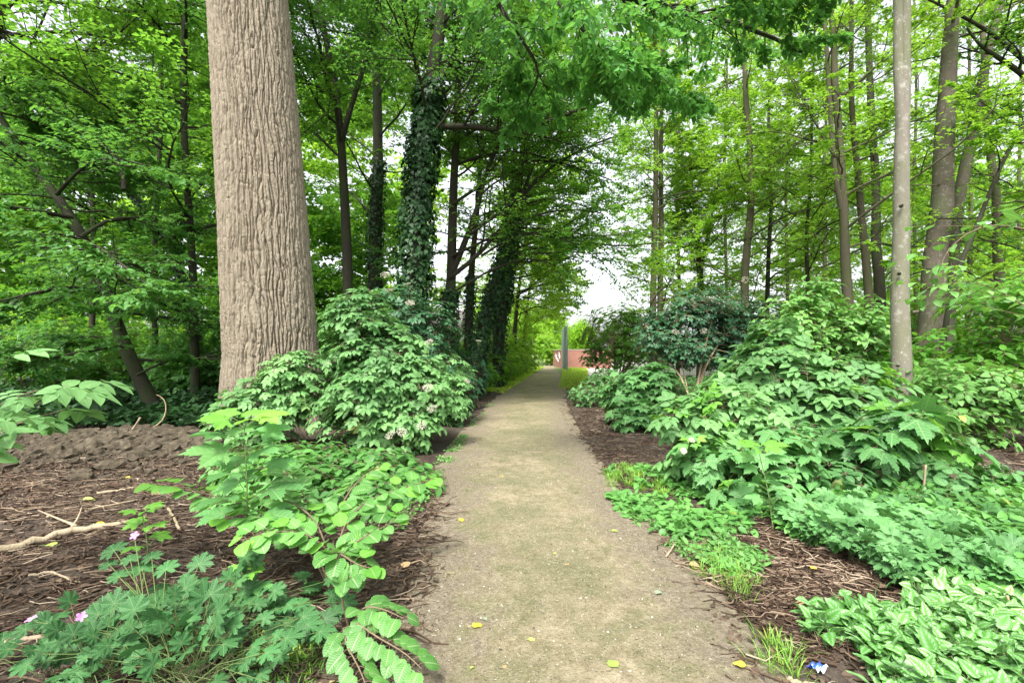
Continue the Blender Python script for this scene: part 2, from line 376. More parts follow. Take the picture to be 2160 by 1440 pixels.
def palm(lobes, valley, teeth, droop=.3, hwf=.62, sh=.9):
    pts = []                                   # (angle deg from +Y, radius, u)
    n = len(lobes)
    pts.append((-178, .10, 1))
    for i, (a, l) in enumerate(lobes):
        hw = (lobes[1][0] - lobes[0][0]) / 2 * hwf
        for k in range(-teeth, teeth + 1):
            if k == 0: pts.append((a, l, 0)); continue
            f = abs(k) / (teeth + .6)
            rr = l * (1 - f * (1 - (valley + .18)) * sh); s_ = math.copysign(1, k)
            if k < 0:
                pts.append((a - hw * f - 1.5, rr * .95, f)); pts.append((a - hw * f + 2.5, rr * .90, f * .9))
            else:
                pts.append((a + hw * f - 2.5, rr * .90, f * .9)); pts.append((a + hw * f + 1.5, rr * .95, f))
        if i < n - 1: pts.append(((a + lobes[i + 1][0]) / 2, valley * (l + lobes[i + 1][1]) / 2, 1))
    pts.append((178, .10, 1))
    V = [(0, 0, 0)]; UV = [(0, 0)]
    for a, r, u in pts:
        x = math.sin(R(a)) * r; y = math.cos(R(a)) * r
        V.append((x, y, -droop * r * r + .10 * u * r)); UV.append((u, r))
    k = len(pts); Lp = []; T = []
    for i in range(1, k): Lp += [0, i + 1, i]; T.append(3)
    V = np.array(V, float); V[:, 1] += .0
    return V, np.array(Lp), np.array(T), np.array(UV, float)
MAP = palm([(-108, .52), (-54, .82), (0, 1.), (54, .82), (108, .52)], .55, 2, hwf=.74, sh=.8)
MAP1 = palm([(-108, .5), (-54, .82), (0, 1.), (54, .82), (108, .5)], .55, 1)
GER = palm([(-130, .72), (-87, .88), (-43, .95), (0, 1.), (43, .95), (87, .88), (130, .72)], .48, 2, droop=.22, hwf=.88, sh=.42)
IVY = palm([(-100, .45), (-50, .62), (0, 1.), (50, .62), (100, .45)], .7, 0, droop=.2)
HEART = strip(8, lambda t: .42 * (math.sin(math.pi * t ** .6) ** .7 if 0 < t < 1 else .02), .1, .1, wave=.03)

# ------------------------------------------------------------------ growth
def interp_poly(pts, t):
    """pts (M,N,3), t (M,K) in 0..1 -> positions, tangents (M,K,3)"""
    n = pts.shape[1]; f = t * (n - 1); i = np.clip(f.astype(int), 0, n - 2); fr = (f - i)[..., None]
    m = np.arange(len(pts))[:, None]
    a = pts[m, i]; b = pts[m, i + 1]
    return a * (1 - fr) + b * fr, nrm(b - a)
def curve(start, d, length, n, rise=0., wig=.12):
    Mn = len(start); d = nrm(d)
    out = np.zeros((Mn, n, 3)); out[:, 0] = start; cur = d.copy(); seg = (length / (n - 1))[:, None]
    for j in range(1, n):
        cur = nrm(cur + rng.normal(0, wig, (Mn, 3)) + np.array([0, 0, rise / (n - 1)]))
        out[:, j] = out[:, j - 1] + cur * seg
    return out
def sub(par, rad, k, t0, t1, lfrac, ang, rise, wig, n, flat=.35, rf=.55, lvar=.3, plen=None):
    Mn = len(par)
    t = (np.arange(k)[None] + rng.random((Mn, k))) / k * (t1 - t0) + t0
    p, tg = interp_poly(par, t)
    if plen is None: plen = np.linalg.norm(np.diff(par, axis=1), axis=2).sum(1)
    side = nrm(np.cross(tg, np.array([0, 0, 1.]))) * np.where((np.arange(k) + rng.integers(0, 2, (Mn, 1))) % 2, 1., -1.)[..., None]
    side = nrm(side + rng.normal(0, flat, (Mn, k, 3)))
    a = ang * (1 + rng.normal(0, .2, (Mn, k, 1)))
    d = tg * np.cos(a) + side * np.sin(a)
    ln = (plen[:, None] * lfrac * (1.15 - .75 * t) * (1 + rng.uniform(-lvar, lvar, (Mn, k)))).ravel()
    c = curve(p.reshape(-1, 3), d.reshape(-1, 3), ln, n, rise, wig)
    r0 = np.take_along_axis(rad, np.clip((t * (rad.shape[1] - 1)).round().astype(int), 0, rad.shape[1] - 1), 1).ravel() * rf
    r = r0[:, None] * np.linspace(1, .25, n)[None]
    return c, r, ln
def twig_leaves(tw, nl, size, jit=.35, droop=.25, svar=.3, mode='flat'):
    Mn = len(tw)
    t = np.linspace(.12, 1, nl)[None] + rng.uniform(-.05, .05, (Mn, nl)); t = np.clip(t, 0, 1)
    p, tg = interp_poly(tw, t)
    side = nrm(np.cross(tg, np.array([0, 0, 1.]))) * np.where(np.arange(nl) % 2, 1., -1.)[None, :, None]
    d = tg * .55 + side * .85 + rng.normal(0, jit * .6, p.shape) - np.array([0, 0, droop])
    up = np.array([0, 0, 1.]) + rng.normal(0, jit, p.shape)
    s = size * (1 + rng.uniform(-svar, svar, (Mn, nl)))
    return p.reshape(-1, 3), d.reshape(-1, 3), up.reshape(-1, 3), s.ravel()
def smooth_poly(pts, n):
    pts = np.asarray(pts, float); t = np.linspace(0, 1, len(pts)); tt = np.linspace(0, 1, n)
    out = np.stack([np.interp(tt, t, pts[:, k]) for k in range(3)], -1)
    for _ in range(max(1, n // len(pts))): out[1:-1] = (out[:-2] + 2 * out[1:-1] + out[2:]) / 4
    return out

DENS = 1.95
def tree(name, label, cat, tp, r0, r1, bark, leaf, tpl=T4, size=.11, nb=14, t0=.3, t1=1., blen=3.5, elev=.5, az=None, azs=9.,
         n2=6, n3=5, nl=9, rise=.3, group=None, wig=.03, l2=.5, l3=.45, base_flare=1.35, ivy=None, jit=.35, droop=.25, extra_stems=(), wob=1., crown_name='crown', limbs=(), dens=None):
    tp = np.asarray(tp, float); base = tp[0].copy(); base[2] = float(gz(base[0], base[1])) - .05; tp = tp.copy(); tp[0] = base
    T = thing(name, base, label, cat, group)
    n = 26; tr = smooth_poly(tp, n)
    tt = np.linspace(0, 1, n)
    tr[1:-1, :2] += (fbm(tt[1:-1] * 5, np.full(n - 2, r0 * 77 + base[0]), 5, 2)[:, None] - .37) * np.array([[1, -.6]]) * r0 * 1.2 * wob
    rad = r0 + (r1 - r0) * tt; rad = rad * (1 + (base_flare - 1) * np.exp(-tt * n * .9)) * (1 + rng.normal(0, .015, n))
    mb = MB().tubes(tr[None], rad[None], 14)
    stems = [(tr, rad)]
    for (sp_, sr0, sr1) in extra_stems:
        s_ = smooth_poly(sp_, n); rr = np.linspace(sr0, sr1, n); mb.tubes(s_[None], rr[None], 10); stems.append((s_, rr))
    mb.build('trunk', bark, T)
    n2 = int(n2 * 1.35); n3 = int(n3 * (dens or DENS)); b2 = MB(); lv = MB()
    for si, (st, sr) in enumerate(stems):
        k = max(3, int(nb / (1 + .6 * si)))
        t = (np.arange(k) + rng.random(k)) / k * (t1 - t0) + t0
        p, tg = interp_poly(st[None], t[None]); p = p[0]
        a = rng.random(k) * 2 * np.pi if az is None else az + rng.normal(0, azs, k)
        e = elev + rng.normal(0, .15, k)
        d = np.stack([np.sin(a) * np.cos(e), np.cos(a) * np.cos(e), np.sin(e)], -1)
        ln = blen * (1.1 - .55 * (t - t0) / max(.01, t1 - t0)) * (1 + rng.uniform(-.3, .3, k))
        c1 = curve(p, d, ln, 9, rise, .15)
        rr1 = np.interp(t, np.linspace(0, 1, n), sr)
        q1 = np.minimum(rr1 * .45, ln * .009 + .004)[:, None] * np.linspace(1, .22, 9)[None]
        if si == 0:
            for (lp, lr) in limbs:
                c = smooth_poly(lp, 9)[None]; c1 = np.concatenate([c1, c]); q1 = np.concatenate([q1, lr * np.linspace(1, .3, 9)[None]]); ln = np.append(ln, np.linalg.norm(np.diff(c[0], axis=0), axis=1).sum())
        b2.tubes(c1, q1, 6)
        c2, q2, l2_ = sub(c1, q1, n2, .2, 1., l2, .85, rise * .4, .13, 6, plen=ln)
        b2.tubes(c2, np.maximum(q2, .004), 4)
        c3, q3, _ = sub(c2, q2, n3, .1, 1., l3, .8, -.05, .15, 4, plen=l2_)
        b2.tubes(c3, np.maximum(q3, .0025), 3)
        tw = c3
        lv.leaves(tpl, *twig_leaves(tw, nl, size, jit, droop))
        lv.leaves(tpl, *twig_leaves(c2[:, 2:], nl, size, jit, droop))
    b2.build('branches', bark, T)
    lv.build(crown_name, leaf, T)
    if ivy:
        i0, i1, thick, cnt, sz = ivy
        iv = MB(); t = rng.random(cnt) ** .9 * (i1 - i0) + i0
        f = t * (n - 1); i = np.clip(f.astype(int), 0, n - 2); fr = (f - i)[:, None]
        p = tr[i] * (1 - fr) + tr[i + 1] * fr; th = rng.random(cnt) * 2 * np.pi
        out = np.stack([np.cos(th), np.sin(th), np.zeros(cnt)], -1)
        lump = .5 + 1.0 * vn(th * 1.6, t * 30, 7, 10)
        rr = (np.interp(t, tt, rad) + thick * lump * rng.random(cnt) ** .6 * (1 - .45 * t))[:, None]
        iv.leaves(IVY, p + out * rr, out * .35 + rng.normal(0, .35, (cnt, 3)) + np.array([0, 0, -.9]), out + np.array([0, 0, .35]) + rng.normal(0, .3, (cnt, 3)), sz * rng.uniform(.6, 1.2, cnt))
        vines = []
        for _ in range(9):
            a0 = rng.random() * 6.28; tv = np.linspace(i0, i1, 14); pp = smooth_poly(tr, 26)
            ff = tv * 25; ii = np.clip(ff.astype(int), 0, 24); q = pp[ii] * (1 - (ff - ii)[:, None]) + pp[ii + 1] * (ff - ii)[:, None]
            aa = a0 + np.cumsum(rng.normal(0, .25, 14)); q = q + np.stack([np.cos(aa), np.sin(aa), aa * 0], -1) * (np.interp(tv, tt, rad) + .01)[:, None]; vines.append(q)
        iv.build('ivy', L['ivy'], T)
        MB().tubes(np.array(vines), np.full((9, 14), .014), 5).build('ivy_stem', B['dark'], T)
    return T

def rosettes(tips, ax, k, tpl, size, lv, petiole=None, elev=.35, svar=.25, spread=.3, jit=.25, pr=.003):
    Tn = len(tips)
    az = rng.random((Tn, 1)) * 6.28 + np.arange(k)[None] * 2 * np.pi / k * (1 if k < 5 else 1.31) + rng.normal(0, .25, (Tn, k))
    ref = np.array([.3, .9, .1]); a = nrm(np.cross(ax, ref)); b = np.cross(ax, a)
    el = elev + rng.normal(0, .2, (Tn, k))
    d = (a[:, None] * np.cos(az)[..., None] + b[:, None] * np.sin(az)[..., None]) * np.cos(el)[..., None] + ax[:, None] * np.sin(el)[..., None]
    back = rng.random((Tn, k)) * spread * size
    p = tips[:, None] - ax[:, None] * back[..., None]
    s = size * (1 + rng.uniform(-svar, svar, (Tn, k)))
    pl = .35 * s[..., None]
    p2 = p + d * pl if petiole is not None else p
    up = ax[:, None] * 1. + np.array([0, 0, .6]) + rng.normal(0, jit, d.shape)
    d2 = d - np.array([0, 0, .28])
    lv.leaves(tpl, p2.reshape(-1, 3), d2.reshape(-1, 3), up.reshape(-1, 3), s.ravel())
    if petiole is not None:
        petiole.tubes(np.stack([p, (p + p2) / 2 + np.array([0, 0, .01]), p2], 2).reshape(-1, 3, 3), np.full((Tn * k, 3), pr), 3)
def shrub(name, label, cat, base, blobs, ntips, k, tpl, size, mat, stem=None, group=None, petiole=True, nstem=22, stemr=.012, shell=.4, flowers=0, elev=.3,
          flpos=None, flsize=.10, T=None, jit=.25, part='foliage', young=0, extra=None):
    bx, by = base; bz = float(gz(bx, by))
    if T is None: T = thing(name, (bx, by, bz), label, cat, group)
    B0 = np.array([bx, by, bz])
    vol = np.array([b[3] * b[4] * b[5] for b in blobs]) ** .7; cnt = np.maximum(1, (ntips * vol / vol.sum()).astype(int))
    tips = []; outs = []
    for (cx, cy, cz, rx, ry, rz), c in zip(blobs, cnt):
        d = nrm(rng.normal(0, 1, (c * 2, 3))); r = (rng.random(c * 2) ** shell)[:, None]
        lump = .82 + .36 * vn(d[:, 0:1] * 2.3 + cx * 5, d[:, 2:3] * 2.3 + d[:, 1:2] * 2, 3)
        p = np.array([cx, cy, cz]) + d * r * lump * np.array([rx, ry, rz])
        ok = p[:, 2] > gz(p[:, 0], p[:, 1]) + .05; p = p[ok][:c]; tips.append(p); outs.append(d[ok][:c])
    tips = np.concatenate(tips); outs = np.concatenate(outs)
    ax = nrm(outs * np.array([.7, .7, .4]) + np.array([0, 0, .75]) + rng.normal(0, .15, tips.shape))
    st = MB(); pet = st if petiole else None; lv = MB()
    if young:
        yi = rng.random(len(tips)) < young
        lvy = MB(); rosettes(tips[yi], ax[yi], k, tpl, size * .75, lvy, pet, elev + .3); lvy.build('young_leaves', L['young'], T)
        rosettes(tips[~yi], ax[~yi], k, tpl, size, lv, pet, elev, jit=jit)
    else: rosettes(tips, ax, k, tpl, size, lv, pet, elev, jit=jit)
    sel = rng.permutation(len(tips))[:nstem]
    tt = np.linspace(0, 1, 8)[None, :, None]; tp = tips[sel][:, None]
    b0 = B0 + rng.normal(0, .06, (len(sel), 1, 3)) * np.array([1, 1, 0])
    mid = b0 * .55 + tp * .45 + np.array([0, 0, .25]) * np.linalg.norm(tp - b0, axis=2, keepdims=True)
    c = (1 - tt) ** 2 * b0 + 2 * tt * (1 - tt) * mid + tt ** 2 * tp
    c[:, 1:-1] += rng.normal(0, .012, c[:, 1:-1].shape)
    st.tubes(c, stemr * np.linspace(1, .25, 8)[None] * rng.uniform(.6, 1.2, (len(sel), 1)), 5)
    # every other tip gets a side twig from the nearest stem
    rest = rng.permutation(len(tips))[:min(len(tips), 500)]
    q = tips[rest]; flat = c[:, 2:].reshape(-1, 3); dd = ((q[:, None] - flat[None]) ** 2).sum(-1); near = flat[dd.argmin(1)]
    st.tubes(np.stack([near, near * .5 + q * .5 + np.array([0, 0, .02]), q], 1), np.full((len(q), 3), stemr * .3) * np.array([[1.2, 1, .6]]), 3)
    lv.build(part, mat, T); st.build('stems', stem or B['twig'], T)
    if flpos is not None:
        for q in flpos: umbel(T, q, flsize)
    return T
PETAL, _nt, _bs = M('cream_petal'); _bs.inputs['Base Color'].default_value = (.36, .34, .26, 1); _bs.inputs['Roughness'].default_value = .7
PINKP, _nt, _bs = M('pink_petal'); _bs.inputs['Base Color'].default_value = (.62, .22, .58, 1); _bs.inputs['Roughness'].default_value = .6
FL = (np.array([(0, 0, .1)] + [(math.cos(a) * (1 if i % 2 else .35), math.sin(a) * (1 if i % 2 else .35), 0) for i, a in enumerate(np.arange(10) * math.pi / 5)], float),
      np.array([v for i in range(10) for v in (0, 1 + i, 1 + (i + 1) % 10)]), np.array([3] * 10), np.zeros((11, 2)))
def umbel(T, q, size):
    n = 95; a = rng.random(n) * 6.28; r = np.sqrt(rng.random(n)) * size
    ax = nrm(np.array([0, -.55, .8]) + rng.normal(0, .2, 3)); u = nrm(np.cross(ax, [1, 0, 0.])); v = np.cross(ax, u)
    p = q + u * (r * np.cos(a))[:, None] + v * (r * np.sin(a))[:, None] + ax * (.02 - r * r * 1.5 + rng.normal(0, .004, n))[:, None]
    mb = MB().leaves(FL, p, np.tile(u, (n, 1)), np.tile(ax, (n, 1)) + rng.normal(0, .3, (n, 3)), .0095)
    c = q - ax * .09
    o = mb.build('flower_head', PETAL, T)
    i = rng.permutation(n)[:24]
    MB().tubes(np.stack([np.tile(c, (24, 1)), (c + p[i]) / 2 + ax * .01, p[i]], 1), np.full((24, 3), .0015), 3).build('flower_stalk', B['stem'], o)

# ================================================================== GROUND
def build_ground():
    xs = np.concatenate([-np.geomspace(400, 13, 22), np.arange(-12.5, 12.5, .05), np.geomspace(13, 400, 22)])
    ys = np.concatenate([-np.geomspace(300, 5, 14), np.arange(-4, 15, .05), np.arange(15, 40, .25), np.geomspace(41, 600, 24)])
    Xg, Yg = np.meshgrid(xs, ys); Z = gz(Xg, Yg)
    far = np.clip((np.hypot(Xg, Yg) - 26) / 10, 0, 1)
    Z = Z * (1 - far) - .05 * far
    nx, ny = len(xs), len(ys)
    V = np.stack([Xg, Yg, Z], -1).reshape(-1, 3)
    i = np.arange(ny - 1)[:, None] * nx + np.arange(nx - 1)[None]
    q = np.stack([i, i + 1, i + nx + 1, i + nx], -1).reshape(-1)
    me = to_mesh('ground', V, q, np.full((nx - 1) * (ny - 1), 4), groundmat(), None, True, {'far': (far * .6).ravel()})
    o = bpy.data.objects.new('ground', me); COL.objects.link(o); tag(o, kind='structure')
    # path
    ys = np.concatenate([np.arange(-4, 14, .05), np.arange(14, 64, .25)]); K = 41
    l, r = path_lr(ys); s = np.linspace(-.12, 1.12, K)
    Xp = l[:, None] + (r - l)[:, None] * s[None]; Yp = np.repeat(ys[:, None], K, 1)
    edge = np.minimum(s, 1 - s)
    base = .05 * (fbm(Xp * .35, Yp * .35, 3, 2) - .37)
    Zp = base + .004 + .012 * np.clip(edge / .2, -1, 1)[None] + .012 * (fbm(Xp * 3, Yp * 3, 8, 2) - .37)
    fp = np.clip((np.hypot(Xp, Yp) - 26) / 10, 0, 1); Zp = Zp * (1 - fp) + (-.02) * fp
    V = np.stack([Xp, Yp, Zp], -1).reshape(-1, 3); i = np.arange(len(ys) - 1)[:, None] * K + np.arange(K - 1)[None]
    q = np.stack([i, i + 1, i + K + 1, i + K], -1).reshape(-1)
    lf = np.zeros((len(V), 3)); lf[:, 0] = np.tile(np.clip(edge * 2.0, 0, 1), len(ys))
    me = to_mesh('path', V, q, np.full((K - 1) * (len(ys) - 1), 4), pathmat(), lf)
    o = bpy.data.objects.new('path', me); COL.objects.link(o); tag(o, kind='structure')
build_ground()

def region(n, poly):
    """n random ground points inside polygon of photo pixels on the ground"""
    q = np.array([G(*p)[:2] for p in poly]); return region_xy(n, q)
def region_xy(n, q):
    q = np.asarray(q, float); out = []; got = 0
    lo, hi = q.min(0), q.max(0)
    while got < n:
        p = rng.random((n * 2, 2)) * (hi - lo) + lo; ins = np.zeros(len(p), bool); j = len(q) - 1
        for i in range(len(q)):
            c = ((q[i, 1] > p[:, 1]) != (q[j, 1] > p[:, 1])) & (p[:, 0] < (q[j, 0] - q[i, 0]) * (p[:, 1] - q[i, 1]) / (q[j, 1] - q[i, 1] + 1e-12) + q[i, 0])
            ins ^= c; j = i
        p = p[ins]; out.append(p); got += len(p)
    return np.concatenate(out)[:n]
def up3(p, h=0): return np.column_stack([p, gz(p[:, 0], p[:, 1]) + h])

# ------------------------------------------------------------------ soil bank
def build_clods():
    # irregular lumps of dug soil
    ph = (1 + 5 ** .5) / 2
    v = nrm(np.array([(-1, ph, 0), (1, ph, 0), (-1, -ph, 0), (1, -ph, 0), (0, -1, ph), (0, 1, ph), (0, -1, -ph), (0, 1, -ph), (ph, 0, -1), (ph, 0, 1), (-ph, 0, -1), (-ph, 0, 1)], float))
    f = np.array([(0, 11, 5), (0, 5, 1), (0, 1, 7), (0, 7, 10), (0, 10, 11), (1, 5, 9), (5, 11, 4), (11, 10, 2), (10, 7, 6), (7, 1, 8), (3, 9, 4), (3, 4, 2), (3, 2, 6), (3, 6, 8), (3, 8, 9), (4, 9, 5), (2, 4, 11), (6, 2, 10), (8, 6, 7), (9, 8, 1)])
    for _ in range(1):                                  # one subdivision
        vs = list(map(tuple, v)); key = {}; nf = []
        def mid(a, b):
            k_ = (min(a, b), max(a, b))
            if k_ not in key: m_ = nrm(np.array(vs[a]) + np.array(vs[b])); key[k_] = len(vs); vs.append(tuple(m_))
            return key[k_]
        for a, b, c in f:
            x, y, z = mid(a, b), mid(b, c), mid(c, a); nf += [(a, x, z), (b, y, x), (c, z, y), (x, y, z)]
        v = np.array(vs); f = np.array(nf)
    mb = MB(); mat = soilmat()
    n = 9500
    x = rng.uniform(-10.5, -4.3, n); y = 7.05 + .35 * np.sin(x * .7) + rng.normal(0, .75, n)
    ok = (y < 8.6); x = x[ok]; y = y[ok]; n = len(x)
    for grp in range(6):
        s = slice(grp * n // 6, (grp + 1) * n // 6); m = len(x[s])
        shp = v * (1 + rng.normal(0, .18, (len(v), 1))) * np.array([1, .8, .6])
        sz = .010 + .06 * rng.random(m) ** 4 + .09 * (rng.random(m) < .03)
        a = rng.random(m) * 6.28; ca, sa = np.cos(a), np.sin(a)
        W = np.stack([shp[None, :, 0] * ca[:, None] - shp[None, :, 1] * sa[:, None], shp[None, :, 0] * sa[:, None] + shp[None, :, 1] * ca[:, None], np.repeat(shp[None, :, 2], m, 0)], -1) * sz[:, None, None]
        W += np.stack([x[s], y[s], gz(x[s], y[s]) + sz * .25], -1)[:, None]
        mb.add(W, (f.ravel()[None] + (np.arange(m) * len(v))[:, None]), np.full(m * len(f), 3))
    o = mb.build('soil_clods', mat, smooth=False); tag(o, 'crumbly grey brown clods of dug soil heaped in a low bank', 'soil', kind='stuff')
    # bank skin a few mm above the ground so it reads as dug soil
    xs = np.arange(-11, -4.1, .04); ys = np.arange(5.6, 8.8, .04); Xg, Yg = np.meshgrid(xs, ys)
    Z = gz(Xg, Yg) + mound(Xg, Yg) * (.5 * (fbm(Xg * 5, Yg * 5, 77, 4) - .3) + .45 * np.abs(vn(Xg * 15, Yg * 15, 7) - .5)) + (mound(Xg, Yg) - .07) * .25
    i = np.arange(len(ys) - 1)[:, None] * len(xs) + np.arange(len(xs) - 1)[None]
    me = to_mesh('soil_bank', np.stack([Xg, Yg, Z], -1).reshape(-1, 3), np.stack([i, i + 1, i + len(xs) + 1, i + len(xs)], -1).reshape(-1), np.full((len(xs) - 1) * (len(ys) - 1), 4), mat)
    o = bpy.data.objects.new('soil_bank', me); COL.objects.link(o); tag(o, kind='structure')
build_clods()

# ------------------------------------------------------------------ litter
def outside_path(p, m=0.):
    l, r = path_lr(p[:, 1]); return (p[:, 0] < l - m) | (p[:, 0] > r + m)
def sticks(n, p, lmin, lmax, rr, ang0=0., angs=.6, lift=.03, lmul=None):
    m = len(p); ln = lmin + (lmax - lmin) * rng.random(m) ** 3.0
    a = ang0 + rng.normal(0, angs, m); k = 5
    d = np.stack([np.cos(a), np.sin(a)], -1); t = np.linspace(-.5, .5, k)[None, :, None]
    perp = np.stack([-d[:, 1], d[:, 0]], -1)
    xy = p[:, None] + d[:, None] * t * ln[:, None, None] + perp[:, None] * (rng.normal(0, .06, (m, k, 1)) + rng.normal(0, .3, (m, 1, 1)) * t ** 2) * ln[:, None, None]
    z = gz(xy[..., 0], xy[..., 1]).mean(1, keepdims=True) * .5 + gz(xy[..., 0], xy[..., 1]) * .5 + rng.random((m, 1)) * lift + rng.normal(0, .12, (m, 1)) * t[..., 0] * ln[:, None]
    z = np.maximum(z, gz(xy[..., 0], xy[..., 1]) - .002)
    rad = rr * rng.uniform(.5, 1.5, (m, 1)) * (1 + 1.2 * (ln[:, None] / lmax)) * np.linspace(1, .6, k)[None]
    return np.concatenate([xy, z[..., None]], -1), rad
def litter():
    mb = MB()
    L1 = region(10500, [(-300, 1500), (-500, 1030), (0, 985), (420, 968), (900, 985), (960, 1060), (935, 1200), (880, 1500)])
    L2 = region(3600, [(1420, 1230), (1240, 960), (1190, 900), (1180, 850), (1420, 850), (1500, 960), (1650, 1080), (1900, 1170), (2300, 1300), (2300, 1500), (1600, 1500)])
    L3 = region(2500, [(1950, 1080), (1950, 950), (2500, 900), (2700, 1090)])
    L4 = region(4500, [(1420, 1150), (1480, 1100), (1700, 1100), (2100, 1250), (2200, 1330), (1700, 1400), (1560, 1300)])
    for p, a0, s_, b in ((L1, .12, .75, .0024), (L2, .3, .9, .0022), (L3, .0, .7, .004), (L4, 2.75, .8, .0026)):
        p = p[outside_path(p, -.05 if b < .003 else 0)]
        c, r = sticks(0, p, .03, .34, b, a0, s_); mb.tubes(c, r, 4, lf=rng.random(len(p)))
    # few strays on the path
    for sd in (0, 1):                                   # debris gathered along both edges
        y = 1.9 + 14 * rng.random(1500) ** 1.6; l, r_e = path_lr(y); x = (l if sd == 0 else r_e) + (1 if sd == 0 else -1) * np.abs(rng.normal(0, .13, 1500)) ; p = np.column_stack([x, y])
        c, r = sticks(0, p, .015, .16, .0014, rng.random() * 3, 1.2, .006); mb.tubes(c, r, 3, lf=rng.random(len(p)) * .9)
    p = region(420, [(880, 1500), (950, 1000), (1060, 830), (1190, 830), (1260, 1000), (1640, 1500)])
    c, r = sticks(0, p, .015, .09, .0012, 0, 2., .004); mb.tubes(c, r, 3, lf=rng.random(len(p)) * .6)
    o = mb.build('twig_litter', STICK); tag(o, 'brown bark strips and fine broken twigs littering the soil', 'twigs', kind='stuff')
    mb = MB()
    for n, poly in ((12000, [(-300, 1500), (-500, 1030), (0, 985), (420, 968), (900, 985), (960, 1060), (935, 1200), (880, 1500)]),
                    (9000, [(1200, 870), (1400, 860), (1700, 1080), (2400, 1300), (2300, 1500), (1600, 1500), (1440, 1200), (1240, 960)]),
                    (5000, [(1190, 900), (1180, 805), (1420, 805), (1600, 900)]), (4000, [(1950, 1100), (1950, 930), (2500, 890), (2700, 1100)])):
        p = region(n, poly); p = p[outside_path(p, -.08)]; m = len(p)
        q = up3(p, .004) + np.array([0, 0, 1]) * rng.random((m, 1)) * .012
        mb.leaves(T4 if n < 6000 else OV, q, np.column_stack([rng.normal(0, 1, (m, 2)), rng.normal(0, .15, m)]), np.array([0, 0, 1.]) + rng.normal(0, .28, (m, 3)), rng.uniform(.015, .055, m))
    for n, poly in ((650, [(-300, 1500), (-500, 1030), (0, 985), (420, 968), (900, 985), (960, 1060), (935, 1200), (880, 1500)]), (420, [(1200, 870), (1400, 860), (1700, 1080), (2400, 1300), (2300, 1500), (1600, 1500), (1440, 1200), (1240, 960)])):
        p = region(n, poly); p = p[outside_path(p, -.03)]; m = len(p)
        mb.leaves(strip(4, ell(.36, .4), .5, .35, wave=.04), up3(p, .02) + np.array([0, 0, 1]) * rng.random((m, 1)) * .015, np.column_stack([rng.normal(0, 1, (m, 2)), rng.normal(.1, .2, m)]), np.array([0, 0, 1.]) + rng.normal(0, .45, (m, 3)), rng.uniform(.025, .07, m), r=np.clip(rng.normal(.5, .22, m), 0, .8))
    p = region(700, [(880, 1500), (950, 1000), (1060, 830), (1190, 830), (1260, 1000), (1640, 1500)]); m = len(p)
    mb.leaves(T4, up3(p, .022), np.column_stack([rng.normal(0, 1, (m, 2)), np.zeros(m)]), np.array([0, 0, 1.]) + rng.normal(0, .2, (m, 3)), rng.uniform(.006, .02, m))
    p = region(110, [(880, 1500), (950, 1000), (1060, 830), (1190, 830), (1260, 1000), (1640, 1500)]); m = len(p)
    mb.leaves(strip(4, ell(.33, .4), .3, .25), up3(p, .026), np.column_stack([rng.normal(0, 1, (m, 2)), rng.normal(.05, .1, m)]), np.array([0, 0, 1.]) + rng.normal(0, .25, (m, 3)), rng.uniform(.012, .032, m), r=rng.uniform(.3, .9, m))
    o = mb.build('leaf_litter', L['litter']); tag(o, 'dark brown crumbled dead leaves covering the forest floor', 'leaf litter', kind='stuff')
litter()

def grit():
    v = np.array([(1, 0, 0), (-.6, .8, 0), (-.5, -.8, .1), (.1, .1, .7), (.2, .7, .2)], float); f = np.array([0, 4, 3, 4, 1, 3, 1, 2, 3, 2, 0, 3])
    p = region(26000, [(700, 1800), (950, 1000), (1030, 870), (1190, 870), (1270, 1000), (1800, 1800)]); p = p[rng.random(len(p)) < np.clip(6 / (p[:, 1] + .1) ** 1.0, .3, 1)]; m = len(p)
    sz = rng.uniform(.0015, .0045, m) * (1 + 1.2 * (rng.random(m) < .05)); q = up3(p, .013); l, r = path_lr(p[:, 1]); s_ = (p[:, 0] - l) / (r - l); e = np.minimum(s_, 1 - s_)
    q[:, 2] = .05 * (fbm(p[:, 0] * .35, p[:, 1] * .35, 3, 2) - .37) + .004 + .012 * np.clip(e / .2, -1, 1) + .012 * (fbm(p[:, 0] * 3, p[:, 1] * 3, 8, 2) - .37); q[:, 2] = np.maximum(q[:, 2], gz(p[:, 0], p[:, 1]))
    a = rng.random(m) * 6.28; ca, sa = np.cos(a)[:, None], np.sin(a)[:, None]
    W = np.stack([v[None, :, 0] * ca - v[None, :, 1] * sa, v[None, :, 0] * sa + v[None, :, 1] * ca, np.repeat(v[None, :, 2], m, 0)], -1) * sz[:, None, None] + q[:, None]
    mt, nt, bs = M('grit_stone'); at = N(nt, 'Attribute', attribute_name='lf'); sp = N(nt, 'SeparateXYZ'); nt.links.new(at.outputs['Vector'], sp.inputs[0])
    nt.links.new(ramp(nt, sp.outputs[2], [(0, (.04, .033, .025)), (.45, (.12, .10, .07)), (.7, (.30, .26, .18)), (1, (.55, .52, .45))]), bs.inputs['Base Color']); bs.inputs['Roughness'].default_value = .9
    A = np.zeros((m, 5, 3)); A[:, :, 2] = rng.random((m, 1))
    o = MB().add(W, f[None] + (np.arange(m) * 5)[:, None], np.full(m * 4, 3), A.reshape(-1, 3)).build('path_grit', mt, smooth=False); tag(o, 'fine pale and dark grit strewn over the sandy path', 'grit', kind='stuff')
grit()

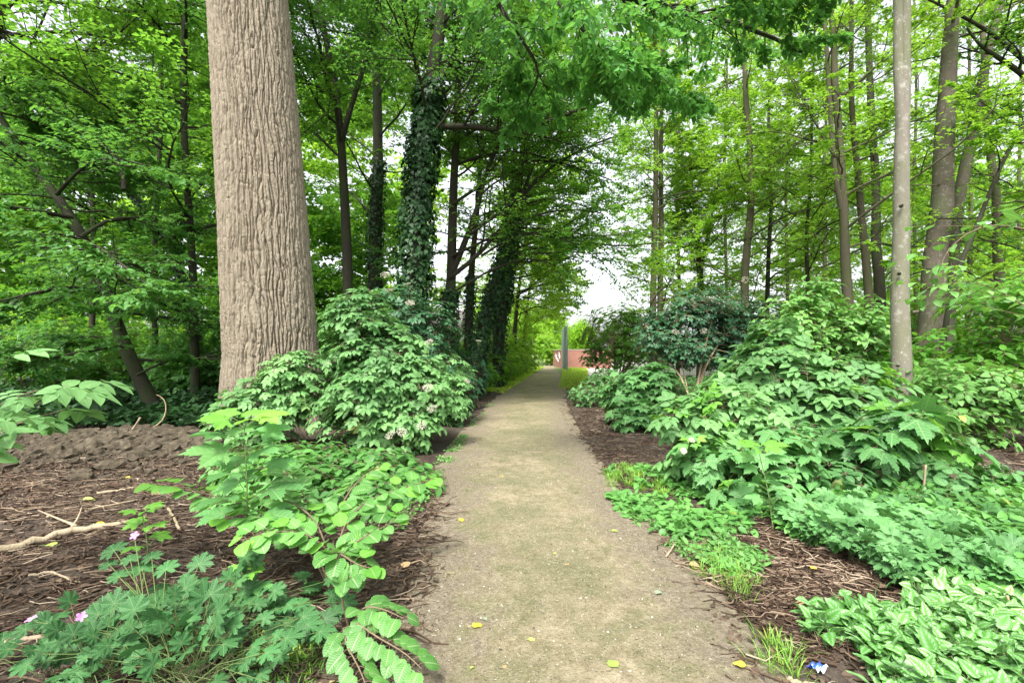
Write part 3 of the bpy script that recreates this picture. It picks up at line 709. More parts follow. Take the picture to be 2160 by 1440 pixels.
# ------------------------------------------------------------------ low green cover (uncountable)
def cover(name, label, cat, p, tpl, size, mat, hgt, up=.35, k=3, jit=.35, stemmat=None, clump=1.2, cth=.0, elev=.25, base=None):
    if cth > 0:
        nz = vn(p[:, 0] * clump, p[:, 1] * clump, 19) * .6 + vn(p[:, 0] * clump * 3, p[:, 1] * clump * 3, 23) * .4; p = p[nz > cth]
    p = p[outside_path(p, .02)]
    n = len(p); lv = MB(); st = MB()
    h = hgt(p) * rng.uniform(.55, 1.15, n)
    tips = up3(p) + np.column_stack([rng.normal(0, .03, (n, 2)), h])
    ax = nrm(np.array([0, -.12, 1.]) + rng.normal(0, up, (n, 3)))
    rosettes(tips, ax, k, tpl, size, lv, st, elev, .35, .4, jit, .0018)
    b = up3(p); st.tubes(np.stack([b, (b + tips) / 2 + rng.normal(0, .01, b.shape), tips], 1), np.full((n, 3), .002), 3)
    o = lv.build(name, mat); tag(o, label, cat, kind='stuff')
    s = st.build(name + '_stems', stemmat or B['stem'], o if False else None); s.parent = o; s.name = 'stems'
    return o
RC = [(1290, 1060), (1360, 1120), (1450, 1150), (1600, 1120), (1700, 1150), (1850, 1200), (2000, 1260), (2300, 1330), (2500, 1230), (2300, 1110), (2000, 1010), (1800, 985), (1400, 990), (1270, 1000)]
cover('ground_cover', 'bright green low leafy plants spreading under the bushes right of the path', 'ground cover', region(8500, RC), OVW, .07, L['cover'],
      lambda p: .05 + .18 * np.clip((p[:, 0] - 1.7) / 2, 0, 1), k=4, cth=.38, clump=1.8)
cover('edge_cover', 'tiny bright green leaves along the right path edge', 'ground cover', region(1500, [(1280, 1060), (1330, 1040), (1560, 1150), (1620, 1200), (1560, 1230), (1400, 1150)]), OV, .045, L['hazel'], lambda p: np.full(len(p), .035), k=4, cth=.48, clump=3)
cover('lobed_cover', 'blue green deeply lobed leaves sprawling over the bank at the right', 'ground cover', region(1500, [(1650, 1130), (1760, 1090), (2000, 1110), (2350, 1200), (2350, 1320), (2150, 1300), (1900, 1245), (1780, 1190)]), GER, .085, L['bluecover'],
      lambda p: np.full(len(p), .2), k=3, cth=.35)
cover('dead_nettle', 'green dead nettle with silver marked leaves in the right corner', 'ground cover',
      np.concatenate([region(900, [(1830, 1330), (1990, 1285), (2160, 1310), (2500, 1400), (2500, 1650), (1900, 1600), (1860, 1460)]), region(130, [(1690, 1310), (1800, 1320), (1880, 1350), (1880, 1420), (1760, 1360)])]), LM, .072, L['lamium'],
      lambda p: .06 + .10 * np.clip((p[:, 0] - 1.7) / .6, 0, 1), k=4, up=.55, jit=.5, cth=.25, clump=4)
cover('left_edge_weeds', 'small scattered bright weeds on the soil left of the path', 'weeds', region(700, [(500, 1500), (560, 1330), (700, 1260), (900, 1060), (1000, 905), (1060, 850), (1030, 850), (960, 930), (900, 990), (840, 1040), (500, 1420)]), OV, .04, L['hazel'], lambda p: np.full(len(p), .03), k=4, cth=.5, clump=3)
cover('ivy_cover', 'dark glossy ivy and bramble carpet behind the soil bank', 'ground cover', region_xy(17000, [(-16, 8.2), (-3.6, 8.4), (-1.8, 9.5), (-1.4, 13), (-1.2, 18), (-18, 20)]), IVY, .11, L['ivy'],
      lambda p: .15 + .5 * vn(p[:, 0] * .6, p[:, 1] * .6, 4), k=3, jit=.5, stemmat=B['dark'])
cover('far_cover', 'low green undergrowth under the right hand trees', 'undergrowth', region_xy(9000, [(2.6, 11), (14, 6.5), (22, 12), (26, 26), (6.5, 26)]), T3, .13, L['sycamore'],
      lambda p: .1 + .45 * vn(p[:, 0] * .5, p[:, 1] * .5, 6), k=3, cth=.42, clump=.7, jit=.5)

def grass(name, label, p, h, lean=.35, w=.006, tufts=0):
    n = len(p); a = rng.random(n) * 6.28
    if tufts:
        c = p[rng.integers(0, n, tufts)]; k_ = rng.integers(0, tufts, n); off = rng.normal(0, .028, (n, 2)); p = c[k_] + off
        a = np.arctan2(off[:, 1], off[:, 0]) + rng.normal(0, .5, n)
    b = up3(p, -.01); hh = h * rng.uniform(.4, 1.2, n)
    d = np.stack([np.cos(a), np.sin(a), np.zeros(n)], -1); ln = rng.uniform(.15, 1.1, n)[:, None] * lean
    V = []; t = np.array([0, .35, .7, 1.]); s = np.cross(d, [0, 0, 1.])
    W = np.zeros((n, 7, 3))
    for j in range(4):
        c = b + np.array([0, 0, 1.]) * (hh * t[j] * (1 - .2 * t[j] * ln[:, 0] * 2))[:, None] + d * ln * (hh * t[j] ** 2)[:, None]
        if j < 3: W[:, j * 2] = c - s * w * (1 - t[j] * .6); W[:, j * 2 + 1] = c + s * w * (1 - t[j] * .6)
        else: W[:, 6] = c
    q = np.array([0, 1, 3, 2, 2, 3, 5, 4, 4, 5, 6]); A = np.zeros((n, 7, 3)); A[:, :, 2] = rng.random(n)[:, None]; A[:, :, 0] = .5
    mb = MB().add(W, (q[None] + (np.arange(n) * 7)[:, None]), np.tile([4, 4, 3], n), A.reshape(-1, 3))
    o = mb.build(name, L['verge' if 'verge' in name else 'grass']); tag(o, label, 'grass', kind='stuff'); return o
grass('grass', 'bright green grass tuft at the right path edge before the bushes', region(2200, [(1262, 1000), (1280, 1025), (1400, 1050), (1440, 1010), (1400, 980), (1290, 985)]), .10, .9, .004, 60)
grass('grass', 'grass tuft on the brown litter beside the right path edge', region(520, [(1470, 1190), (1480, 1250), (1560, 1270), (1600, 1220), (1540, 1175)]), .12, .9, .0028, 16)
grass('grass', 'sparse long grass beside the blue wrapper and silver leaved plants', region(260, [(1600, 1360), (1610, 1430), (1690, 1440), (1690, 1390), (1640, 1335)]), .11, .9, .0025, 10)
grass('grass', 'small grass shoots on the dark soil below the cranesbill clump', region(700, [(510, 1400), (560, 1480), (660, 1470), (700, 1380), (640, 1330), (560, 1340)]), .07, 1.1, .004, 40)
grass('verge_grass', 'yellow green grass verge coloured brighter as if lit at the far end of the path', np.concatenate([region_xy(9000, [(1.9, 19), (3.5, 32), (5.6, 50), (8, 50), (6.4, 38), (4.6, 28), (3.4, 20)]), region_xy(12000, [(-.3, 17), (1.4, 32), (3.6, 50), (1.6, 50), (-.4, 32), (-1.4, 18)])]), .11, .9, w=.016)

# ================================================================== THE BIG TRUNK
def big_trunk():
    D = 8.85; base = np.array([X(565, 8.85), D, 0.])
    T = thing('poplar_tree', (base[0], base[1], -.1), 'giant poplar trunk with deeply furrowed tan bark left of the path', 'tree')
    m, nt, bs = M('furrowed_poplar_bark')
    at = N(nt, 'Attribute', attribute_name='lf'); sp = N(nt, 'SeparateXYZ'); nt.links.new(at.outputs['Vector'], sp.inputs[0])
    tc = N(nt, 'TexCoord'); mp = N(nt, 'Mapping'); mp.inputs['Scale'].default_value = (1, 1, .3); nt.links.new(tc.outputs['Object'], mp.inputs[0])
    n1 = noise(nt, 25, 6, .7, mp.outputs[0]); n2 = noise(nt, 1.5, 3, .5)
    c = mixc(nt, n1, (.12, .096, .07), (.375, .318, .238)); c = mixc(nt, math_(nt, 'MULTIPLY', n2, .5), c, (.30, .26, .20))
    c = mixc(nt, ramp(nt, sp.outputs[2], [(.25, (.9, .9, .9)), (.55, (0, 0, 0))]), c, (.09, .062, .042))
    nt.links.new(c, bs.inputs['Base Color']); bs.inputs['Roughness'].default_value = .9; bs.inputs['Specular IOR Level'].default_value = .2
    bump(nt, noise(nt, 60, 6, .75, mp.outputs[0]), .9, .02, bs)
    nu = 780; H = 15.; z = np.concatenate([np.arange(0, 9., .0085), np.linspace(9, H, 60)]); nv = len(z)
    th = np.arange(nu) / nu
    TH, Z = np.meshgrid(th, z)
    r = np.interp(Z, [0, .25, .7, 1.5, 3, 5, 8.3, 15], [1.26, 1.06, .90, .82, .79, .755, .71, .52])
    def furrows(k, s, amp, fz):
        w_ = (vn(TH * 14, Z * fz, s, 14) - .5) * amp + (vn(TH * 34, Z * fz * 2.6, s + 3, 34) - .5) * amp * .45 + (vn(TH * 80, Z * fz * 8, s + 5, 80) - .5) * amp * .16
        return np.abs(np.sin(np.pi * (TH * k + w_)))
    a1 = furrows(39, 21, 1.35, .8); a2 = furrows(46, 61, 1.8, 1.0); a3 = furrows(83, 91, 1.8, 1.8)
    gate = np.clip((vn(TH * 22, Z * 1.3, 101, 22) - .0) * 3.5, .45, 1)
    m_ = np.minimum(np.maximum(a1, 1 - gate * 1.2), a2 * 1.1 + .25 * (1 - gate))
    f1 = np.clip(m_ * 1.75, 0, 1) ** .8; f2 = np.clip(a3 * 1.6, 0, 1)
    crack = np.clip(np.abs(vn(TH * 110, Z * 7 + vn(TH * 60, Z * 4, 71, 60) * 1.5, 73, 110) - .5) * 5, 0, 1)
    n3 = .5 * vn(TH * 200, Z * 34, 57, 200) + .5 * vn(TH * 240, Z * 9, 58, 240)
    plate = np.clip(np.abs(vn(TH * 52 + 3, Z * 4.2, 131, 52) - .5) * 6, 0, 1)
    h = .46 * f1 + .17 * f2 + .12 * plate + .09 * crack * (.3 + .7 * f1) + .16 * n3
    flute = .05 * np.cos(TH * 2 * np.pi * 5 + 1) * np.exp(-Z * .9) + .012 * np.cos(TH * 2 * np.pi * 3 + Z * .2)
    rr = r * (1 + flute) + (h - .7) * .10 * np.clip(r / .85, .7, 1.2)
    lean = np.stack([.21 - .070 * Z - .0010 * Z * Z, 0.0 * Z], -1)
    xx = base[0] + lean[..., 0] + np.cos(TH * 2 * np.pi) * rr; yy = base[1] + np.sin(TH * 2 * np.pi) * rr
    V = np.stack([xx, yy, Z - .1], -1).reshape(-1, 3)
    i = np.arange(nv - 1)[:, None] * nu; j = np.arange(nu)[None]; j2 = (j + 1) % nu
    q = np.stack([i + j, i + j2, i + nu + j2, i + nu + j], -1).reshape(-1)
    A = np.zeros((len(V), 3)); A[:, 2] = h.ravel()
    MB().add(V, q, np.full((nv - 1) * nu, 4), A).build('trunk', m, T)
    # high limbs and crown above the frame
    top = np.array([base[0] - .95, base[1], 14.5])
    a = np.arange(9) * .75 + rng.random(9) * .5
    c1 = curve(np.tile(top, (9, 1)) - np.array([0, 0, 1]) * rng.random((9, 1)) * 3, np.stack([np.sin(a), np.cos(a), np.full(9, .9)], -1), rng.uniform(4, 7, 9), 9, .4, .1)
    q1 = np.full((9, 1), .22) * np.linspace(1, .2, 9)[None]; b = MB().tubes(c1, q1, 7)
    b.tubes(np.stack([top, top + [0, 0, 4], top + [.2, .3, 8]])[None], np.array([[.52, .35, .1]]), 10)
    c2, q2, l2 = sub(c1, q1, 7, .25, 1, .45, .8, .2, .12, 6); b.tubes(c2, q2, 4); c3, q3, _ = sub(c2, q2, 5, .1, 1, .5, .8, 0, .15, 4, plen=l2); b.tubes(c3, np.maximum(q3, .004), 3)
    b.build('branches', B['brown'], T); MB().leaves(T4, *twig_leaves(c3, 7, .15)).build('crown', L['canopy'], T)
big_trunk()

# ================================================================== LEFT TREES
def PP(D, *pts): return [P(x, y, D + (p[0] if p else 0)) for (x, y, *p) in pts]
# curved hornbeam at the left, low layered boughs
tree('hornbeam_tree', 'dark curved leaning hornbeam trunk at the left with layered drooping foliage', 'tree',
     PP(9.6, (345, 905), (310, 830), (262, 730), (225, 620), (190, 530), (140, 440), (70, 350), (15, 270), (-60, 150, -.5)),.145, .05, B['dark'], L['beech'],
     tpl=OV, size=.10, nb=16, t0=.18, t1=1, blen=2.9, elev=.12, n2=7, n3=6, nl=8, rise=-.1, jit=.3, droop=.2, wob=.6,
     limbs=[(PP(9.6, (262, 400), (262, 360), (235, 315), (190, 285), (120, 250), (60, 200)), .05), (PP(9.5, (200, 560), (270, 600, .6), (340, 640, 1.4), (400, 665, 2.2), (450, 690, 3)), .05),
            (PP(9.4, (170, 500), (240, 450, .4), (330, 470, 1.0), (390, 520, 1.6)), .05), (PP(9.5, (290, 790), (340, 765), (380, 755, .4), (410, 765, .8)), .03),
            (PP(9.3, (150, 460), (60, 440, -1), (-40, 430, -1.6), (-140, 450, -2)), .05), (PP(9.4, (225, 620), (150, 600, -1), (60, 620, -1.6), (-60, 650, -2)), .045), (PP(9.2, (180, 510), (215, 525, -.8), (260, 560, -1.4), (310, 600, -1.8)), .04),
            (PP(9.4, (120, 410), (180, 340, -.6), (240, 330, -1.2), (310, 350, -1.6)), .04), (PP(9.4, (262, 730), (180, 740, -.8), (90, 760, -1.4), (0, 770, -1.8)), .035)])
tree('hornbeam_tree', 'slender dark hornbeam behind the curved one with arching upper stem', 'tree',
     PP(13.5, (430, 840), (415, 720), (390, 600), (350, 490), (262, 400), (255, 350), (210, 300), (120, 250), (30, 190)), .12, .05, B['dark'], L['beech'], size=.12,
     nb=14, t0=.25, blen=3.6, elev=.25, n2=7, n3=6, nl=9, rise=0, ivy=(.05, .55, .12, 900, .10))
tree('hornbeam_tree', 'dark tree directly left of the giant poplar reaching the top of the picture', 'tree',
     PP(12, (415, 860), (410, 640), (402, 480), (385, 250), (392, 60), (380, -150), (375, -400)), .10, .06, B['dark'], L['canopy'], size=.12, nb=20, t0=.3, blen=4.0, elev=.35, n2=7, n3=6, nl=8)
tree('beech_tree', 'tall shaded tree at the far left edge with dense overhanging crown', 'tree',
     PP(11, (-120, 900), (-110, 600), (-60, 300), (0, 0), (60, -250), (80, -500)), .22, .07, B['dark'], L['canopy'], size=.115, nb=22, t0=.3, blen=4.6, elev=.3, n2=7, n3=6, nl=9, az=1.3, azs=.9)
tree('beech_tree', 'straight tree deep in the wood behind the curved hornbeam', 'tree',
     PP(19, (190, 800), (200, 500), (185, 250), (215, -100), (220, -500)), .11, .05, B['dark'], L['beech'], size=.15, nb=22, t0=.15, blen=4.4, elev=.3, n2=6, n3=6, nl=8)
tree('beech_tree', 'shaded tree deep in the wood between curved hornbeam and poplar', 'tree',
     PP(17, (330, 800), (325, 500), (345, 200), (320, -200), (320, -500)), .10, .05, B['dark'], L['canopy'], size=.15, nb=24, t0=.12, blen=4.2, elev=.3, n2=6, n3=6, nl=8)
tree('forked_tree', 'dark forked tree just right of the poplar, splitting into two upper stems', 'tree',
     PP(13.5, (735, 880), (733, 520), (726, 420), (722, 290), (705, 170), (680, 60), (650, -120), (620, -350)), .16, .05, B['dark'], L['beech'], size=.11, nb=18, t0=.35, blen=3.6, elev=.3, n2=7, n3=6, nl=8,
     extra_stems=[(PP(13.5, (722, 290), (745, 210), (775, 120), (800, -20), (830, -200)), .09, .03)])
tree('ivy_trunk_tree', 'pale ivy dotted trunk behind the gap between forked tree and thick ivy column', 'tree',
     PP(19, (795, 850), (793, 500), (800, 300), (790, 50), (790, -200)), .3, .1, B['dark'], L['canopy'], size=.15, nb=20, t0=.3, blen=4.4, elev=.4, n2=6, n3=6, nl=8, ivy=(0, .45, .14, 1500, .13))
tree('ivy_trunk_tree', 'thick trunk completely wrapped in dark ivy, a massive column left of the path', 'tree',
     PP(11.5, (862, 900), (872, 640), (880, 480), (893, 320), (908, 200), (925, 60), (945, -100), (960, -400)), .24, .12, B['dark'], L['beech'], size=.105, nb=20, t0=.42, t1=.95, blen=4.6, elev=.45, n2=7, n3=6, nl=8,
     ivy=(.0, .60, .30, 6500, .11), limbs=[(PP(11.5, (895, 265), (960, 270), (1020, 262), (1080, 285), (1150, 255), (1250, 225, -.5), (1330, 190, -1)), .09), (PP(11.4, (905, 210), (950, 130), (1000, 60), (1050, -40), (1100, -150)), .09)])
tree('multi_stem_tree', 'multi stemmed tree with branches sweeping right over the path', 'tree',
     PP(13.5, (945, 850), (946, 650), (952, 540), (958, 430), (960, 300), (966, 170), (960, 30), (965, -150), (970, -400)), .17, .05, B['dark'], L['canopy'], size=.10, nb=14, t0=.4, blen=3.8, elev=.5, az=1.2, azs=1.4, n2=7, n3=6, nl=8,
     extra_stems=[(PP(13.4, (948, 590), (985, 500), (1010, 430), (1025, 360), (1070, 270, -.5), (1150, 200, -1)), .10, .03)], ivy=(0, .17, .16, 1300, .11),
     limbs=[(PP(13.3, (950, 585), (1010, 540), (1060, 480), (1110, 400), (1180, 330), (1290, 290, -.6)), .075), (PP(13.2, (1015, 540), (1090, 490), (1160, 495), (1230, 520)), .04),
            (PP(13.2, (990, 495), (1080, 430), (1150, 360), (1230, 310), (1300, 300)), .05),
            (PP(13.3, (956, 430), (1030, 380), (1130, 330), (1210, 350), (1290, 380)), .05), (PP(13.4, (960, 300), (1040, 250), (1140, 190), (1240, 160), (1330, 170)), .05), (PP(13.3, (952, 540), (1040, 500), (1130, 450), (1210, 440), (1270, 450)), .045),
            (PP(13.4, (950, 620), (1030, 570), (1110, 540), (1180, 560), (1220, 600)), .04), (PP(13.5, (962, 230), (1060, 130), (1180, 90), (1280, 110)), .05)], dens=1.9)
tree('ivy_trunk_tree', 'leaning ivy clad trunk second from the path, tilting to the right', 'tree',
     PP(16, (1000, 850), (1012, 720), (1040, 620), (1068, 520), (1088, 430), (1100, 330), (1125, 200), (1150, 60)), .24, .06, B['dark'], L['canopy'], size=.12, nb=24, t0=.4, blen=4.4, elev=.2, n2=6, n3=6, nl=8, dens=1.6,
     ivy=(0, .62, .22, 3200, .12), az=1.5, azs=1.2)
tree('ivy_trunk_tree', 'ivy clad trunk nearest the path edge behind the leaning ivy trunk', 'tree',
     PP(20, (1045, 830), (1062, 650), (1078, 560), (1085, 430), (1090, 300), (1100, 150)), .24, .08, B['dark'], L['canopy'], size=.14, nb=24, t0=.35, blen=4.8, elev=.2, n2=6, n3=6, nl=8, dens=1.5,
     ivy=(0, .55, .2, 1800, .14), az=1.4, azs=1.3)
tree('dark_trunk_tree', 'thin dark trunk between the ivy column and the leaning ivy trunk', 'tree',
     PP(18, (985, 840), (990, 620), (1000, 540), (1010, 400), (1020, 200), (1040, 0)), .16, .05, B['dark'], L['beech'], size=.13, nb=14, t0=.4, blen=3.6, elev=.35, n2=6, n3=5, nl=7, ivy=(0, .3, .12, 500, .12))
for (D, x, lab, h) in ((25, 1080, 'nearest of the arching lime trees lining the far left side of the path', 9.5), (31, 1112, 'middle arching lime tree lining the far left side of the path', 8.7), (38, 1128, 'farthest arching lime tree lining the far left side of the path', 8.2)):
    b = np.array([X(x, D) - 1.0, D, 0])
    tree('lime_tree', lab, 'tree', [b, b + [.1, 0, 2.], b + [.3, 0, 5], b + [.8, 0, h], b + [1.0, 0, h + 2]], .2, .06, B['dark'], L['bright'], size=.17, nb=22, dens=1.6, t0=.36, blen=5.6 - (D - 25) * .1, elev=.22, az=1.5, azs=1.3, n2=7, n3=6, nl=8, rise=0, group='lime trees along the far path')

# ------------------------------------------------------------------ foreground bough hanging in from above
def bough():
    T0 = np.array([-4.6, -1.8, 0.]); T = thing('elm_tree', T0, 'tree with large leaved bough hanging into the top centre above the path', 'tree')
    b = MB(); tr = smooth_poly([T0, T0 + [.1, .1, 3], T0 + [.3, .3, 6], T0 + [.6, .6, 9.5]], 16); b.tubes(tr[None], np.linspace(.24, .1, 16)[None], 12); b.build('trunk', B['brown'], T)
    b = MB(); lv = MB()
    lim = [smooth_poly([T0 + [.3, .3, 5.2], np.array([-2.4, 1.2, 6.6]), P(900, -330, 4.6), P(1150, -80, 5.2), P(1350, 20, 5.6), P(1560, 40, 6), P(1690, 110, 6.3)], 14),
           smooth_poly([np.array([-2.4, 1.2, 6.6]), P(1100, -300, 4.4), P(1400, -150, 4.8), P(1600, -60, 5.3), P(1760, 0, 5.8)], 14),
           smooth_poly([P(900, -330, 4.6), P(980, -120, 4.6), P(1080, 60, 4.9), P(1150, 150, 5.2), P(1100, 230, 5.4)], 14),
           smooth_poly([P(1150, -80, 5.2), P(1230, 60, 5.4), P(1330, 160, 5.6), P(1430, 200, 5.9)], 14),
           smooth_poly([P(1150, -80, 5.0), P(1180, 20, 4.7), P(1260, 90, 4.7), P(1300, 140, 4.8)], 14)]
    lim = np.array(lim); q1 = np.array([.10, .07, .04, .04, .03])[:, None] * np.linspace(1, .2, 14)[None]; b.tubes(lim, q1, 6)
    s = lim.copy(); s[0] = smooth_poly(lim[0][7:], 14); s[1] = smooth_poly(lim[1][6:], 14)
    ln = np.full(5, 2.2); c2, q2, l2 = sub(s, q1 * .5, 15, .1, 1, .5, .8, -.25, .12, 7, plen=ln); b.tubes(c2, np.maximum(q2, .004), 4)
    c3, q3, _ = sub(c2, q2, 10, .1, 1., .5, .7, -.3, .12, 5, plen=l2); b.tubes(c3, np.maximum(q3, .0022), 3)
    lv.leaves(OV, *twig_leaves(c3, 10, .085, .4, .2)); lv.leaves(OV, *twig_leaves(c2[:, 2:], 10, .085, .4, .2))
    b.build('branches', B['dark'], T); lv.build('crown', L['elm'], T)
bough()

# ================================================================== RIGHT TREES
def rtree(label, D, pts, w, name='maple_tree', bark='slim', leaf='maple', size=.12, nb=18, t0=.3, blen=3.0, tpl=T3, elev=.4, n2=6, n3=5, nl=7, dens=1.15, **k):
    nb = int(nb * 1.3); t0 = .75 if t0 > 1 else min(t0 * .5, .22); blen = blen * 1.05
    r = w / 2 / F * D
    return tree(name, label, 'tree', PP(D, *pts), r, r * .35, B[bark], L[leaf], tpl=tpl, size=size, nb=nb, t0=t0, blen=blen, elev=elev, n2=n2, n3=n3, nl=nl, rise=.25, base_flare=1.2, dens=dens, **k)
rtree('left one of two straight parallel trunks rising beside the sky gap', 19, [(1375, 815), (1378, 640), (1383, 420), (1384, 215), (1380, 0), (1378, -300)], 15, nb=24, dens=1.9)
rtree('right one of two straight parallel trunks rising beside the sky gap', 19.5, [(1392, 815), (1393, 640), (1395, 480), (1393, 300), (1400, 60), (1405, -300)], 14, nb=22, dens=1.9)
rtree('short dark tree dividing into many fine upright branches behind the dark elder', 21, [(1478, 815), (1477, 590), (1470, 490), (1462, 420), (1455, 330)], 15, nb=20, t0=.4, blen=2.8, elev=.7, dens=1.8,
      extra_stems=[(PP(21, (1477, 590), (1490, 500), (1510, 420), (1520, 330)), .08, .02)], bark='dark')
rtree('grey trunk with a gentle bend standing between the elder top and bright leaves', 18, [(1570, 820), (1572, 590), (1586, 420), (1578, 290), (1570, 160), (1560, 0), (1560, -300)], 18, nb=20)
rtree('thin dark trunk just right of the bent grey trunk', 21, [(1618, 815), (1620, 580), (1627, 440), (1624, 330), (1620, 180), (1625, 0)], 10, nb=16, bark='dark')
rtree('thin crooked trunk midway across the right hand wood', 17, [(1708, 820), (1705, 620), (1700, 480), (1710, 400), (1712, 250), (1720, 80), (1720, -200)], 9, nb=18, bark='dark')
rtree('twin stemmed maple whose two stems rise close together left of the pale trunk', 14, [(1800, 850), (1790, 600), (1778, 420), (1765, 270), (1758, 100), (1750, 0), (1745, -350)], 21, bark='slim', nb=18, t0=.6, blen=3.4,
      extra_stems=[(PP(14, (1782, 470), (1762, 380), (1752, 250), (1743, 80), (1728, -60), (1715, -350)), .085, .04)])
rtree('curved maple stem between the twin stemmed maple and the pale trunk', 15.5, [(1840, 840), (1832, 560), (1815, 430), (1806, 340), (1797, 200), (1795, 60), (1800, -250)], 17, nb=18, t0=.35)
rtree('dark thick trunk piece in shade behind the pale speckled trunk', 22, [(1858, 810), (1856, 650), (1850, 520), (1840, 380), (1830, 100), (1830, -200)], 24, bark='dark', nb=18, size=.15)
t = rtree('pale grey speckled trunk rising straight from the bushes at the right', 8.3, [(1900, 915), (1898, 700), (1899, 500), (1903, 330), (1906, 180), (1908, 0), (1910, -300), (1912, -700)], 37, name='ash_tree', bark='grey', nb=8, t0=1.2, blen=3.2,
      extra_stems=[(PP(8.3, (1904, 330), (1901, 230), (1894, 130), (1896, 40), (1890, -60), (1880, -400)), .10, .06)], wob=.9)
for (y, s_) in ((770, -.16), (660, .15), (580, -.14), (440, -.1)):
    q = P(1898, y, 8.3); a = R(250 + s_ * 100)
    kn = MB(); kn.tubes(np.stack([q + np.array([s_ * .9, -.13, 0]), q + np.array([s_ * 1.15, -.19, .01]), q + np.array([s_ * 1.2, -.2, .015])])[None], np.array([[.035, .022, .006]]), 8); kn.build('knot', B['brown'], t)
rtree('thick dark grey trunk leaning right, the biggest trunk on the right side', 12.5, [(1955, 860), (1962, 700), (1970, 560), (1985, 400), (1998, 230), (2006, 100), (2014, 0), (2035, -400)], 50, name='maple_tree', bark='brown', nb=10, t0=1.2, blen=3.6, wob=.4)
rtree('slanting mossy trunk leaning right immediately behind the thickest trunk', 13.5, [(1975, 850), (1998, 650), (2018, 450), (2045, 300), (2072, 150), (2110, 0), (2180, -250)], 28, bark='brown', nb=10, t0=1.2, blen=3.6)
rtree('thin stem slanting steeply from the thick trunk to the right edge', 11.5, [(1975, 870), (2000, 620), (2060, 480), (2110, 350), (2165, 250), (2260, 80)], 11, bark='dark', nb=12, t0=.3, blen=2.2)
rtree('pale slim trunk near the right edge behind the slanting ones', 17, [(2125, 830), (2118, 620), (2100, 470), (2090, 330), (2082, 200), (2075, -50), (2070, -300)], 20, bark='slim', nb=20)
rtree('slim upright trunk deep in the wood near the right edge', 22, [(2045, 810), (2043, 640), (2048, 480), (2050, 300), (2045, 0)], 12, bark='slim', nb=20, size=.16)
rtree('dark trunk at the far right edge with mossy bough', 13, [(2215, 860), (2200, 600), (2190, 400), (2200, 200), (2220, -50)], 30, bark='dark', nb=20, leaf='canopy', blen=3.6, t0=.25,
      limbs=[(PP(12.6, (2200, 200, .4), (2150, 150), (2100, 118), (2065, 95), (2040, 60)), .09), (PP(12.6, (2203, 170, .4), (2100, 70), (2000, 20), (1900, -30)), .07)])
# fill of the wood between: slim saplings
k = 0
for (D, x, lab) in ((25, 1430, 'thin sapling behind the parallel trunks'), (26, 1530, 'thin sapling behind the bent grey trunk'), (27, 1660, 'thin sapling deep in the wood left of the crooked trunk'), (24, 1740, 'thin sapling deep behind the twin stemmed maple'), (27, 1930, 'sapling glimpsed between the pale and thick trunks'), (25, 2150, 'sapling deep in the wood at the right edge')):
    rtree(lab, D, [(x, 800), (x + 4, 600), (x - 5, 400), (x + 5, 200), (x, 0), (x, -200)], 8, size=.17, nb=22, t0=.2, blen=3.8, n3=5, nl=6, elev=.45, group='saplings in the right hand wood')

# ================================================================== SHRUBS
# main elder beside the poplar
q = lambda px, py, D: P(px, py, D)
shrub('elder_bush', 'big rounded elder bush with flat cream flower heads right of the poplar', 'bush', (-2.1, 7.7),
      [(-2.6, 7.7, 1.85, .62, .6, .85), (-2.2, 7.4, 1.3, .85, .7, .85), (-1.65, 7.35, .95, .70, .65, .70), (-2.3, 7.0, .75, .8, .55, .55), (-1.7, 7.05, .55, .55, .5, .45)], 600, 5, ELD, .21, L['elder'], nstem=40, shell=.3, part='foliage',
      flpos=[q(905, 722, 7.0), q(903, 818, 6.4), q(912, 862, 6.35), q(890, 898, 6.3), q(824, 918, 6.2), q(848, 912, 6.2), q(865, 640, 7.3)], flsize=.075)
shrub('elder_bush', 'smaller elder bush growing against the foot of the poplar', 'bush', (-4.0, 7.5),
      [(-4.0, 7.35, .65, .75, .45, .55), (-3.5, 7.3, 1.0, .55, .45, .55), (-4.5, 7.3, .35, .4, .35, .35)], 230, 4, ELD, .19, L['elder'], nstem=20,
      flpos=[q(582, 785, 7.0), q(540, 878, 6.8), q(690, 770, 7)], flsize=.06)
shrub('elder_bush', 'darker elder rising behind the big elder bush beside the ivy column', 'bush', (-2.3, 9.6),
      [(-2.6, 9.5, 2.3, .9, .7, .7), (-1.9, 9.6, 1.8, .9, .7, .9), (-2.7, 9.6, 1.3, .8, .7, 1.0)], 330, 4, ELD2, .21, L['darkelder'], nstem=16, flpos=[q(812, 580, 9), q(858, 600, 9.2), q(820, 612, 9)], flsize=.1)
shrub('elder_bush', 'grey green elder at the path edge behind the big elder bush', 'bush', (-1.25, 9.8),
      [(-1.4, 9.8, .95, .55, .5, .65), (-1.3, 9.5, .5, .4, .45, .45)], 180, 4, ELD2, .18, L['elder'], nstem=16, flpos=[q(985, 805, 9), q(1010, 720, 9.4)], flsize=.06)
shrub('ivy_bush', 'dark glossy bush low beside the path behind the elders', 'bush', (-1.0, 12.5), [(-1.6, 12.2, .6, .8, 1.3, .6), (-1.6, 14.5, .8, .9, 1.2, .8)], 750, 4, IVY, .13, L['darkelder'], nstem=14, petiole=False)
